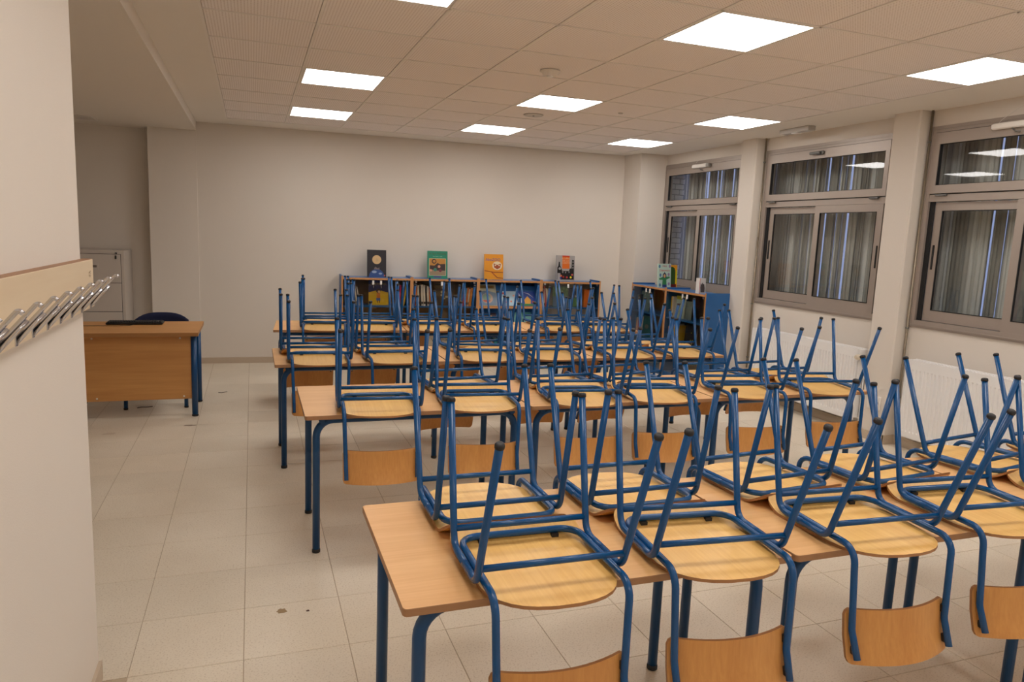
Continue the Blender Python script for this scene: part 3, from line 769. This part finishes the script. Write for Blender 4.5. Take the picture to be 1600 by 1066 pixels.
# teacher chair
r = empty('teacher_chair', (-.82, 7.24, 0))
for (x, y) in ((-.245, -.26), (.245, -.26), (-.22, .25), (.22, .25)):
    l = MB().tube([(x, y, .005), (x*.98, y*.85, .43)], .017, 12).build('leg', M['blue_desk'], r)
    MB().lathe([(.018, 0), (.019, .01), (.018, .016)], (x, y, 0), 12).build('foot_cap', M['cap'], l)
MB().prism(rrect(-.22, .22, -.22, .22, .06), .43, .475, .012).build('seat', M['navy'], r)
for x in (-.16, .16): MB().tube(bend([(x, .16, .425), (x, .30, .425), (x, .33, .70)], .05), .011, 10).build('back_post', M['blue_desk'], r)
mb = MB(); vs_ = []; fs = []
for sd in (0, 1):
    for j in range(7):
        for k in range(13):
            t = -1+2*k/12; q = j/6; hwid = .235; z = .55+(.245*q)*(1-.28*abs(t)**3.2); vs_.append((t*hwid, .355-.045*t*t*1.0+(.03 if sd else 0), z))
m_ = 91
for j in range(6):
    for k in range(12):
        a = j*13+k; fs += [(a, a+1, a+14, a+13), (m_+a, m_+a+13, m_+a+14, m_+a+1)]
for j in range(6):
    for k in (0, 12): a = j*13+k; fs.append((a, a+13, m_+a+13, m_+a))
for j in (0, 6):
    for k in range(12): a = j*13+k; fs.append((a, a+1, m_+a+1, m_+a))
mb.add(vs_, fs, 0, True).build('backrest', M['navy'], r)
tag(r, 'navy fabric teacher chair standing upright behind the teacher desk', 'chair')
# filing cabinet
r = empty('filing_cabinet', (-1.315, 8.84, 0)); CW = .65; CH_ = 1.325
mb = MB(); mb.box(-CW, 0, .012, .56, .03, CH_); mb.build('cabinet_body', M['cabinet'], r)
MB().box(-CW+.01, -.01, .03, .48, 0, .03).build('plinth', M['gap'], r)
for k in range(4):
    z1 = 1.285-k*.313; z0 = z1-.307
    MB().box(-CW+.028, -.028, .006, .0125, z0-.005, z1+.004).build('drawer_gap', M['gap'], r)
    d = MB().rbox(-CW+.032, -.032, -.006, .012, z0, z1, .002).build('drawer', M['cabinet'], r)
    cx = -CW/2; h = MB(); zz = z0+.17
    h.box(cx-.08, cx+.08, -.010, -.005, zz-.03, zz+.03); h.build('handle_plate', M['cabinet'], d)
    h = MB(); h.box(cx-.065, cx+.065, -.0115, -.010, zz-.006, zz+.018); h.build('handle_recess_shade', mc('recess_shade_grey', 120, 108, 98), d)  # flat grey piece, the shade of the grip recess painted on
k_ = MB(); k_.lathe([(.011, 0), (.011, .012)], (0, 0, 0), 12).xf(Matrix.Translation((-.075, .012, 1.297)) @ Matrix.Rotation(PI/2, 4, 'X')); k_.build('lock', M['black'], r)
MB().rbox(-.083, -.067, -.018, -.012, 1.235, 1.275, .003).build('key', M['black'], r)
MB().rbox(-.079, -.071, -.030, -.018, 1.285, 1.305, .002).build('key_bow', M['chrome'], r)
tag(r, 'grey steel filing cabinet with four drawers in the alcove behind the teacher desk', 'filing cabinet')

# ------------------------------------------------------------------ bookcases
SH = 1.085; UW = .8475; UD = .34
def bookcase(loc, rz, label, style):
    r = empty('bookcase', loc, rz); t = .019; H_ = SH
    for s, x in ((0, 0), (1, UW-t)):
        p = MB().box(x, x+t, .004, UD, 0, H_+.018).build('side_panel', M['shelf_blue'], r)
        MB().box(x, x+t, 0, .004, 0, H_+.018).build('edging_strip', M['edging'], p)
        MB().box(x, x+t, .004, UD, H_+.018, H_+.0195).build('edging_strip', M['shelf_blue'], p)
    p = MB().box(t, UW-t, .004, UD, H_-t, H_).build('top_panel', M['shelf_top_sheen'], r)
    MB().box(t, UW-t, 0, .004, H_-t-.004, H_).build('edging_strip', M['edging'], p)
    MB().box(t, UW-t, UD-.008, UD, .05, H_-t).build('back_panel', M['shelf_inner'] if style != 'display' else M['shelf_blue'], r)
    MB().box(t, UW-t, .02, UD-.008, .05, .069).build('shelf', M['shelf_blue'], r)
    MB().box(t, UW-t, .03, .045, 0, .05).build('plinth', M['shelf_blue'], r)
    if style == 'display':
        for zb in (.745, .45):
            sh = MB(); sh.add([(t, .03, zb-.02), (UW-t, .03, zb-.02), (UW-t, UD-.03, zb-.02), (t, UD-.03, zb-.02), (t, .03, zb), (UW-t, .03, zb), (UW-t, UD-.03, zb), (t, UD-.03, zb)],
                [(0, 3, 2, 1), (4, 5, 6, 7), (0, 1, 5, 4), (1, 2, 6, 5), (2, 3, 7, 6), (3, 0, 4, 7)])
            s_ = sh.build('display_ledge', M['shelf_blue'], r)
            MB().box(t, UW-t, .022, .03, zb-.022, zb+.008).build('ledge_lip', M['edging'], s_)
            MB().add([(t, .085, zb), (UW-t, .085, zb), (UW-t, .20, zb+.262), (t, .20, zb+.262), (t, .093, zb), (UW-t, .093, zb), (UW-t, .208, zb+.262), (t, .208, zb+.262)],
                [(0, 1, 2, 3), (4, 7, 6, 5), (0, 4, 5, 1), (3, 2, 6, 7), (0, 3, 7, 4), (1, 5, 6, 2)]).build('sloping_panel', M['shelf_blue'], s_)
    else:
        for zb in (.745, .41):
            MB().box(t, UW-t, .02, UD-.008, zb-t, zb).build('shelf', M['shelf_blue'], r)
        for s in (0, 1):
            x0 = t+.002 if s == 0 else UW/2+.002; x1 = UW/2-.002 if s == 0 else UW-t-.002
            d = MB().box(x0, x1, .006, .010, .075, H_-t-.003).build('glass_door', M['door_glass'], r)
            xk = x1-.045 if s == 0 else x0+.045
            MB().rbox(xk-.012, xk+.012, -.004, .006, H_-t-.06, H_-t-.012, .002).build('lock_plate', M['white'], d)
            MB().tube([(xk, -.004, H_-t-.045), (xk, -.008, H_-t-.07), (xk+.004, -.008, H_-t-.10)], .003, 6).build('key', M['chrome'], d)
            xh = x0+.03 if s == 0 else x1-.03
            MB().rbox(xh-.012, xh+.012, -.001, .006, H_-t-.03, H_-t-.004, .002).build('hinge', M['chrome'], d)
    tag(r, label, 'bookcase', 'blue bookcases with beech edging')
    return r
ARB = -.030
BX = [1.00+k*.8485 for k in range(4)]
def bpos(x): return 8.80+ARB*(x-1.0)
labs = ['leftmost blue bookcase with glass doors against the back wall', 'second blue bookcase from the left at the back wall, glass doors', 'open blue display bookcase with books face out on slopes', 'rightmost blue bookcase with glass doors along the back wall']
CASES = []
for k in range(4):
    CASES.append(bookcase((BX[k], bpos(BX[k]), 0), math.atan(ARB), labs[k], 'display' if k == 2 else 'glass'))
# two cases under the farthest window, fronts facing -X (toward the room)
SIDE = [bookcase((4.80, 8.58, 0), -PI/2, 'blue glass-door bookcase in the corner under the farthest window', 'glass'),
        bookcase((4.80, 8.58-.8485, 0), -PI/2, 'blue glass-door bookcase with bare blue end panel beside the pillar', 'glass')]

# ---- books
def book(loc, w, h, t, cover, label, rz=0, lean=0.0, name='book', group=None):
    """front cover faces -Y of the book; stands on its lower edge; returns root (face plane y = 0)"""
    r = empty(name, loc, rz); r.rotation_euler = (-lean, 0, rz)
    mb = MB(); mb.box(-w/2, w/2, 0, .002, 0, h); mb.box(-w/2, w/2, t-.002, t, 0, h); mb.box(-w/2, -w/2+.002, .002, t-.002, 0, h); mb.build('cover', cover, r)
    MB().box(-w/2+.002, w/2-.003, .002, t-.002, .003, h-.003).build('pages', M['page'], r)
    tag(r, label, 'book', group)
    return r
def face(parent, name, pts, mat, d=.0006, level=1):
    """flat printed shape on the cover, pts in (x, z)"""
    n_ = len(pts); vs_ = [(x, -d, z) for x, z in pts]+[(x, 0, z) for x, z in pts]
    fs = [tuple(range(n_)), tuple(range(2*n_-1, n_-1, -1))]+[(i, n_+i, n_+(i+1) % n_, (i+1) % n_) for i in range(n_)]
    return MB().add(vs_, fs).build(name, mat, parent)
def circ(cx, cz, r, n_=20, a0=0, a1=2*PI, ry=None):
    ry = r if ry is None else ry
    return [(cx+r*math.cos(a0+(a1-a0)*k/(n_ if a1-a0 > 6.28 else n_-1)), cz+ry*math.sin(a0+(a1-a0)*k/(n_ if a1-a0 > 6.28 else n_-1))) for k in range(n_)]
def rect(x0, x1, z0, z1): return [(x0, z0), (x1, z0), (x1, z1), (x0, z1)]
def ctext(parent, body, size, mat, x, z, y=-.0008, align='CENTER', sx=1.0):
    M4 = Matrix.Translation((x, y, z)) @ Matrix.Rotation(PI/2, 4, 'X') @ Matrix.Diagonal((sx, 1, 1, 1))
    return text('title', body, size, mat, parent, M4, align)
ab = math.atan(ARB)
# 1 black moon book
def onback(x, dy=.16): return (x, bpos(x)+dy, SH)
b = book(onback(1.443), .232, .335, .02, mc('night_black', 20, 18, 30), 'black picture book with a pale moon and blue globe on its cover', ab, .10)
face(b, 'moon_print', circ(.0, .215, .055), mc('moon_tan', 214, 180, 130)); ctext(b, 'La\nluna', .020, mc('moon_ink', 150, 130, 110), .005, .213)
face(b, 'globe_print', circ(.0, .0005, .095, 20, 0, PI, .10), mc('globe_blue', 34, 72, 132))
face(b, 'cloud_print', circ(-.03, .065, .03, 14, 0, 2*PI, .016), mc('cloud_white', 150, 170, 200), .0009)
face(b, 'cloud_print', circ(.045, .045, .022, 14, 0, 2*PI, .012), mc('cloud_white', 150, 170, 200), .0009)
face(b, 'figures_print', [(-.035, .096), (.035, .092), (.03, .125), (.018, .108), (.0, .118), (-.02, .130)], mc('figure_grey', 120, 104, 104), .0008)
face(b, 'badge_print', circ(.095, .022, .009, 12), mc('badge_red', 214, 90, 84), .0009)
# 2 green
b = book(onback(2.205), .258, .345, .02, mc('cover_green', 22, 132, 104), 'green picture book with a framed photo cover standing on the bookcase', ab, .10)
ctext(b, 'El Tigre Montañés', .030, mc('ink_olive', 70, 74, 20), 0, .310, sx=1.0); ctext(b, 'Mar Pavón · Lidia', .017, mc('ink_pale', 170, 214, 196), 0, .276)
face(b, 'picture_border', rect(-.108, .108, .035, .252), mc('border_cream', 208, 200, 160))
face(b, 'picture', rect(-.103, .103, .04, .247), mc('pic_ochre', 190, 130, 50), .0008)
face(b, 'picture_ground', rect(-.103, .103, .04, .115), mc('pic_sand', 150, 128, 100), .0010)
face(b, 'picture_dark', [(-.10, .12), (-.03, .10), (.10, .10), (.10, .185), (.03, .18), (0, .195), (-.04, .16), (-.10, .165)], mc('pic_dark', 52, 34, 34), .0012)
face(b, 'picture_swirl', circ(-.045, .215, .03, 16), mc('pic_dark', 52, 34, 34), .0010); face(b, 'picture_swirl', circ(-.043, .215, .018, 16), mc('pic_ochre', 190, 130, 50), .0012)
face(b, 'picture_figure', circ(.02, .15, .018, 12), mc('pic_skin', 214, 150, 120), .0014); face(b, 'picture_figure', circ(-.03, .11, .022, 12), mc('pic_teal', 52, 120, 100), .0014)
face(b, 'picture_figure', circ(.035, .10, .02, 12), mc('pic_maroon', 110, 40, 60), .0014); face(b, 'picture_figure', circ(-.085, .10, .014, 12), mc('pic_skin', 214, 150, 120), .0014)
face(b, 'bar_print', rect(-.05, .05, .012, .027), mc('ink_violet', 104, 60, 150), .0008)
# 3 yellow zoo
b = book(onback(2.948), .255, .328, .018, mc('cover_yellow', 232, 152, 24), 'yellow-orange book with an owl-faced animal on a branch', ab, .10)
ctext(b, 'AbeZOO', .052, mc('ink_blue', 60, 70, 150), -.012, .255)
face(b, 'animal_head', circ(.045, .18, .066, 20, 0, 2*PI, .056), mc('owl_cream', 236, 216, 180)); face(b, 'animal_mask', [(-.005, .21), (.045, .19), (.095, .21), (.085, .155), (.045, .135), (.005, .155)], mc('owl_brown', 170, 74, 30), .0009)
face(b, 'animal_eyes', circ(.02, .185, .010, 10), mc('owl_cream', 236, 216, 180), .0012); face(b, 'animal_eyes', circ(.07, .185, .010, 10), mc('owl_cream', 236, 216, 180), .0012)
face(b, 'branch_print', [(-.125, .118), (0, .100), (.125, .10), (.125, .092), (0, .090), (-.125, .108)], mc('branch_red', 150, 50, 20))
face(b, 'branch_print', [(-.02, .094), (.05, .030), (.125, .022), (.125, .014), (.045, .020), (-.035, .094)], mc('branch_red', 150, 50, 20))
# 4 castle
b = book(onback(3.950), .258, .34, .035, mc('cover_silver', 168, 162, 160), 'silver-grey book with a black castle and orange banner on the cover', ab, .08)
face(b, 'banner_print', rect(-.05, .055, .165, .325), mc('banner_orange', 226, 110, 30)); face(b, 'banner_top', rect(-.05, .055, .322, .3395), mc('banner_red', 196, 30, 26))
ctext(b, 'EL LIBRO\nDE LOS\nCUENTOS', .030, mc('ink_sand', 226, 190, 150), .002, .27, -.0012)
face(b, 'castle_print', [(-.12, .02), (.12, .02), (.12, .28), (.09, .285), (.085, .17), (.06, .17), (.05, .135), (-.05, .135), (-.065, .18), (-.08, .20), (-.085, .255), (-.10, .255), (-.105, .2), (-.12, .18)], mc('castle_black', 16, 15, 18), .0009)
face(b, 'arch_print', circ(-.085, .165, .018, 12), mc('cover_silver', 168, 162, 160), .0012)
for (x, z) in ((.105, .255), (.105, .215), (.105, .18), (-.04, .12), (0, .115), (.05, .12)): face(b, 'window_print', rect(x-.006, x+.006, z-.01, z+.01), mc('cover_silver', 168, 162, 160), .0012)
face(b, 'door_print', rect(-.115, -.075, .02, .105), mc('cover_silver', 168, 162, 160), .0012)
for (x, z, c) in ((-.07, .04, (30, 40, 140)), (-.03, .055, (190, 30, 30)), (.02, .05, (200, 60, 60)), (.075, .05, (236, 214, 40)), (.095, .085, (200, 90, 80)), (-.065, .07, (220, 110, 60))):
    face(b, 'figure_print', circ(x, z, .014, 10), mc('fig_%d_%d' % (c[0], c[1]), *c), .0015)
# side-case books: fronts face the camera (-Y)
b = book((4.93, 7.98, SH), .20, .30, .02, mc('cover_mint', 190, 214, 200), 'pale green comic book with a hooded child, standing on the corner bookcase', .12, .08)
ctext(b, 'Diatomics', .040, mc('ink_red', 200, 70, 60), 0, .215, sx=1.0); ctext(b, 'MAX', .032, mc('ink_dred', 170, 30, 40), 0, .268)
face(b, 'coat_print', [(-.035, .02), (.035, .02), (.03, .10), (.085, .12), (.08, .14), (.02, .135), (-.02, .135), (-.085, .115), (-.08, .095), (-.03, .095)], mc('coat_green', 50, 130, 76))
face(b, 'hood_print', [(-.03, .12), (.03, .12), (.028, .165), (0, .195), (-.028, .165)], mc('hood_dark', 60, 60, 90), .0009); face(b, 'face_print', circ(0, .145, .017, 12, 0, 2*PI, .022), mc('face_skin', 220, 170, 110), .0012)
face(b, 'trousers_print', rect(-.032, .036, .002, .035), mc('trouser_navy', 44, 60, 120), .0009)
for (x, z) in ((-.07, .03), (.07, .045), (-.065, .155), (.065, .165), (-.08, .265), (.08, .27)): face(b, 'figure_print', circ(x, z, .016, 10, 0, 2*PI, .022), mc('monster_%d' % int(z*1000), 120+int(x*500), 130, 160), .0006)
b = book((5.075, 8.03, SH), .15, .285, .012, mc('cover_amber', 236, 160, 30), 'orange and yellow book with a dark green arch, behind the comic book', .12, .06)
face(b, 'arch_print', [(-.07, .04), (.045, .04), (.045, .21), (.03, .245), (0, .262), (-.04, .262), (-.07, .25)], mc('arch_green', 50, 84, 30)); face(b, 'base_print', rect(-.075, .06, 0, .04), mc('base_maroon', 110, 20, 20))
face(b, 'edge_print', [(.052, .05), (.072, .05), (.072, .24), (.052, .20)], mc('edge_yellow', 222, 214, 40))
b = book((4.905, 7.12, SH), .115, .175, .05, mc('cover_white', 226, 222, 218), 'small white book with a grey cat standing alone near the pillar', .35, .0)
face(b, 'cat_print', [(-.03, .01), (.045, .01), (.045, .06), (.03, .11), (.015, .105), (-.005, .125), (-.015, .10), (-.035, .12), (-.04, .07)], mc('cat_grey', 84, 74, 70))
face(b, 'spine_print', rect(-.057, -.049, 0, .175), mc('spine_red', 190, 60, 70), .0009)

# ---- books inside the cases (case-local helper)
def into(case, x, y, z):
    return case.matrix_basis @ Vector((x, y, z))
bpy.context.view_layer.update()
def spines(case, items, y0, z0, where, depth=.17, start=None):
    """items: (x, thickness, height, colour, lean in x) standing spine out"""
    tot = {}; seen = {}
    for q in items: tot[q[5]] = tot.get(q[5], 0)+1
    for (x, t, h, colr, lean, col_name) in items:
        seen[col_name] = seen.get(col_name, 0)+1; nth_ = '' if tot[col_name] == 1 else ['first ', 'second ', 'third ', 'fourth ', 'fifth '][seen[col_name]-1]
        p = into(case, x, y0, z0); r = empty('book', p); r.rotation_euler = (0, lean, case.rotation_euler.z)
        mb = MB(); c = mc('spine_%d_%d_%d' % colr, *colr)
        mb.box(0, t, 0, .003, 0, h); mb.box(0, .002, .003, depth, 0, h); mb.box(t-.002, t, .003, depth, 0, h); mb.build('cover', c, r)
        MB().box(.002, t-.002, .003, depth-.002, .002, h-.003).build('pages', M['page'], r)
        if h > .2 and col_name in ('white', 'orange'):
            MB().box(.001, t-.001, -.0006, 0, .02, .05).build('spine_label', mc('spine_label', 60, 52, 50), r)
        tag(r, '%s%s-spined book %s%s' % (nth_, col_name, 'from left ' if nth_ else '', where), 'book', 'books %s' % where)
W = (220, 214, 206); O = (214, 120, 40); Rr = (180, 40, 40); Bl = (40, 110, 170); Yl = (220, 180, 40); Gr = (60, 110, 60); Tl = (20, 120, 130); Pk = (200, 40, 100)
wh = 'leaning in the left bay of the leftmost bookcase'
spines(CASES[0], [(.06, .02, .23, Tl, .12, 'teal'), (.105, .022, .26, O, .10, 'orange'), (.15, .014, .27, Yl, -.12, 'yellow'), (.185, .016, .235, W, -.14, 'white'), (.215, .016, .225, (196, 192, 190), -.16, 'pale grey')], .06, .746, wh)
wh = 'at the right end of the leftmost bookcase'
spines(CASES[0], [(.70, .016, .25, Pk, .05, 'pink'), (.725, .018, .22, Bl, .06, 'blue'), (.745, .02, .29, Yl, .16, 'yellow')], .06, .746, wh)
wh = 'in the left bay of the second bookcase'
it = []
x = .035
for (t, h, c, n_) in ((.022, .21, Rr, 'red'), (.024, .24, O, 'orange'), (.022, .25, W, 'white'), (.014, .26, (20, 20, 22), 'black'), (.026, .262, W, 'white'), (.024, .258, (232, 228, 220), 'white'), (.014, .25, (20, 20, 22), 'black'), (.024, .245, W, 'white'), (.02, .23, O, 'orange')):
    it.append((x, t, h, c, -.05, n_)); x += t+.004
spines(CASES[1], it, .06, .746, wh)
wh = 'in the right bay of the second bookcase'
it = []; x = .63
for (t, h, c, n_) in ((.024, .21, W, 'white'), (.018, .235, Rr, 'red'), (.016, .23, (90, 150, 190), 'light blue'), (.02, .235, O, 'orange'), (.014, .22, W, 'white'), (.03, .235, (206, 130, 50), 'ochre')):
    it.append((x, t, h, c, .10, n_)); x += t+.004
spines(CASES[1], it, .06, .746, wh)
wh = 'in the left bay of the rightmost back bookcase'
spines(CASES[3], [(.04, .02, .22, Rr, 0, 'red'), (.065, .018, .24, W, -.02, 'white'), (.09, .02, .275, Rr, -.12, 'crimson'), (.12, .022, .24, W, -.14, 'white')], .06, .746, wh)
wh = 'in the right bay of the rightmost back bookcase'
spines(CASES[3], [(.64, .075, .235, (214, 110, 30), 0, 'broad orange'), (.725, .018, .22, (190, 200, 60), 0, 'lime'), (.75, .02, .235, Rr, 0, 'red'), (.775, .016, .2, (30, 60, 30), 0, 'dark green')], .06, .746, wh)
# lower shelf fillers
def filler(case, z0, x0, x1, where, seed):
    rnd = random.Random(seed); it = []; x = x0
    pal = [(W, 'white'), (O, 'orange'), (Rr, 'red'), (Bl, 'blue'), (Yl, 'yellow'), (Gr, 'green'), (Tl, 'teal'), ((30, 30, 34), 'black')]
    while x < x1:
        c, n_ = rnd.choice(pal); t = rnd.uniform(.015, .03); it.append((x, t, rnd.uniform(.19, .27), c, rnd.uniform(-.04, .04), n_)); x += t+.006
    spines(case, it, .06, z0, where)
filler(SIDE[0], .746, .05, .13, 'on the upper shelf of the corner bookcase', 3)
filler(SIDE[0], .411, .04, .16, 'on the lower shelf of the corner bookcase', 4)
filler(SIDE[1], .746, .04, .10, 'on the upper shelf of the bookcase by the pillar', 5)
filler(SIDE[1], .411, .03, .17, 'on the lower shelf of the bookcase by the pillar', 6)
filler(CASES[2], .07, .05, .30, 'on the bottom of the open display bookcase', 9)

def facing(case, x, y, z, w, h, colr, label, lean=.10, t=.012):
    p = into(case, x, y, z)
    return book(p, w, h, t, mc('fc_%d_%d_%d' % colr, *colr), label, case.rotation_euler.z, lean)
b = facing(CASES[0], .455, .10, .746, .24, .318, (30, 26, 92), 'navy and yellow picture book facing out behind the leftmost glass doors')
face(b, 'yellow_print', [(-.12, .002), (.12, .002), (.12, .155), (0, .185), (-.12, .155)], mc('cov_yellow', 222, 184, 20)); ctext(b, 'Nadie me quiere', .026, mc('ink_gold', 190, 170, 90), 0, .262)
face(b, 'figure_shirt', rect(-.022, .022, .085, .15), mc('shirt_orange', 214, 120, 30), .0010); face(b, 'figure_shorts', rect(-.026, .024, .055, .088), mc('shorts_blue', 70, 100, 160), .0010)
face(b, 'figure_hair', circ(0, .175, .028, 12), mc('hair_dark', 60, 30, 30), .0010); face(b, 'figure_face', circ(.008, .165, .016, 12), mc('face_cream', 230, 190, 130), .0013); face(b, 'figure_legs', rect(-.018, -.008, .03, .055), mc('hair_dark', 60, 30, 30), .0010); face(b, 'figure_legs', rect(.008, .018, .03, .055), mc('hair_dark', 60, 30, 30), .0010)
b = facing(CASES[1], .44, .12, .746, .24, .27, (62, 48, 30), 'dark brown picture book facing out in the second bookcase')
for (x, z, r_) in ((-.02, .17, .028), (-.03, .13, .02), (.03, .11, .02), (.0, .09, .014)): face(b, 'blossom_print', circ(x, z, r_, 12, 0, 2*PI, r_*.7), mc('blossom', 190, 184, 150))
b = facing(CASES[2], .155, .070, .754, .25, .29, (196, 190, 160), 'cream picture book with swirling sea creatures on the display slope', .42)
face(b, 'title_print', rect(-.10, .10, .235, .275), mc('gold_print', 150, 120, 60)); ctext(b, 'OCÉANO', .034, mc('ink_br', 90, 60, 30), 0, .255, -.0012); face(b, 'wave_print', [(-.12, .19), (0, .205), (.12, .175), (.12, .005), (-.12, .005)], mc('wave_blue', 120, 140, 160))
face(b, 'creature_print', circ(.0, .10, .075, 18, 0, 2*PI, .07), mc('creature_rim', 200, 170, 150), .0009); face(b, 'creature_print', circ(-.01, .11, .055, 18, 0, 2*PI, .05), mc('creature_green', 130, 160, 140), .0012); face(b, 'creature_print', circ(-.01, .075, .05, 16, PI, 2*PI, .03), mc('creature_red', 196, 90, 70), .0015)
b = facing(CASES[2], .455, .072, .754, .21, .20, (178, 206, 222), 'pale blue square book with small flowers on the display slope', .42)
for (x, z, c) in ((.02, .06, (220, 130, 100)), (.085, .07, (230, 190, 90)), (-.06, .05, (200, 90, 70)), (.06, .14, (226, 170, 150)), (-.08, .17, (206, 80, 60))): face(b, 'flower_print', circ(x, z, .014, 10), mc('fl_%d_%d' % c[:2], *c))
b = facing(CASES[2], .695, .074, .754, .235, .20, (24, 66, 160), 'bright blue book with a yellow house and green hill on the display slope', .42)
face(b, 'hill_print', [(-.117, .002), (.117, .002), (.117, .022), (0, .03), (-.117, .04)], mc('hill_green', 20, 120, 50)); face(b, 'house_print', [(-.03, .03), (.05, .03), (.055, .085), (.01, .135), (-.035, .085)], mc('house_yellow', 224, 160, 40), .0009)
face(b, 'smoke_print', [(-.10, .05), (-.05, .04), (-.05, .09), (-.09, .14), (-.105, .18), (-.11, .12)], mc('smoke_white', 200, 200, 220)); face(b, 'mushroom_print', circ(.085, .055, .016, 12), mc('mushroom_red', 180, 70, 40)); face(b, 'streak_print', [(-.05, .19), (.02, .165), (.1, .11), (.03, .175)], mc('smoke_white', 200, 200, 220))
b = facing(CASES[2], .655, .072, .459, .24, .22, (104, 180, 176), 'turquoise book on the lower display slope', .42)
ctext(b, 'El mar\ncuenta', .04, mc('ink_teal', 70, 140, 140), 0, .15); face(b, 'badge_print', circ(-.02, .012, .012, 12), mc('edge_amber', 232, 170, 50))
b = facing(CASES[2], .16, .072, .459, .26, .21, (60, 46, 60), 'dark book with yellow and white spots on the lower display slope', .42)
for (x, z, c) in ((.06, .16, (200, 150, 60)), (-.04, .18, (150, 70, 40)), (.04, .12, (200, 200, 200)), (-.07, .09, (60, 90, 160))): face(b, 'spot_print', circ(x, z, .014, 10), mc('sp_%d_%d' % c[:2], *c))
b = facing(CASES[2], .42, .072, .459, .18, .2, (200, 140, 110), 'salmon coloured book in the middle of the lower display slope', .42)
b = facing(CASES[3], .325, .11, .746, .22, .27, (92, 130, 84), 'green and blue picture book facing out, left of the key in the last bookcase', .10)
face(b, 'water_print', rect(-.108, .108, .003, .135), mc('water_blue', 70, 104, 140)); face(b, 'bird_print', circ(.02, .145, .022, 12, 0, 2*PI, .01), mc('bird_yellow', 220, 170, 30), .0009)
for k in range(9): face(b, 'leaf_print', circ(random.uniform(-.09, .09), random.uniform(.17, .255), .012, 8), mc('leaf_pale', 150, 176, 120), .0009)
b = facing(CASES[3], .515, .11, .746, .15, .25, (24, 40, 70), 'dark navy book with green foliage facing out beside the green book', .10)
face(b, 'foliage_print', [(-.06, .003), (.06, .003), (.06, .10), (.02, .12), (-.05, .09)], mc('foliage', 70, 130, 60)); face(b, 'moonlight_print', circ(.03, .14, .014, 10), mc('pale_grey', 170, 180, 190), .0009)
b = facing(SIDE[1], .19, .09, .746, .20, .27, (176, 200, 190), 'pale mint book facing out behind the glass by the pillar', .08)
face(b, 'top_print', rect(-.1, .1, .225, .268), mc('lime_print', 190, 196, 60)); ctext(b, 'CUENTOS', .022, mc('ink_grey', 90, 100, 110), 0, .17)
b = facing(SIDE[1], .34, .11, .746, .14, .22, (130, 150, 150), 'grey-green book facing out beside the mint book', .08)
b = facing(SIDE[0], .20, .09, .746, .22, .26, (110, 140, 140), 'grey teal picture book facing out in the corner bookcase', .08)
b = facing(SIDE[0], .28, .09, .411, .24, .27, (20, 90, 90), 'dark teal book with an oval emblem in the corner bookcase', .08)
face(b, 'oval_print', circ(0, .13, .05, 16, 0, 2*PI, .03), mc('oval_grey', 110, 110, 100))
b = facing(SIDE[0], .58, .09, .411, .22, .25, (60, 34, 30), 'dark brown book facing out on the corner bookcase lower shelf', .08)
b = facing(SIDE[1], .45, .09, .411, .24, .27, (24, 24, 30), 'black book with yellow dots facing out by the pillar', .08)
for k in range(6): face(b, 'dot_print', circ(random.uniform(-.09, .09), random.uniform(.04, .2), .008, 8), mc('dot_yellow', 224, 214, 60))
# white poster-like book seen under the farthest desks
b = facing(CASES[1], .40, .05, .18, .34, .20, (222, 216, 204), 'white wide book with black lettering on the second bookcase lower shelf', .04)
ctext(b, 'VAMPIRO', .062, mc('ink_black', 30, 30, 34), 0, .13); face(b, 'pattern_print', rect(-.16, .16, .01, .06), mc('pat_sand', 190, 170, 130))
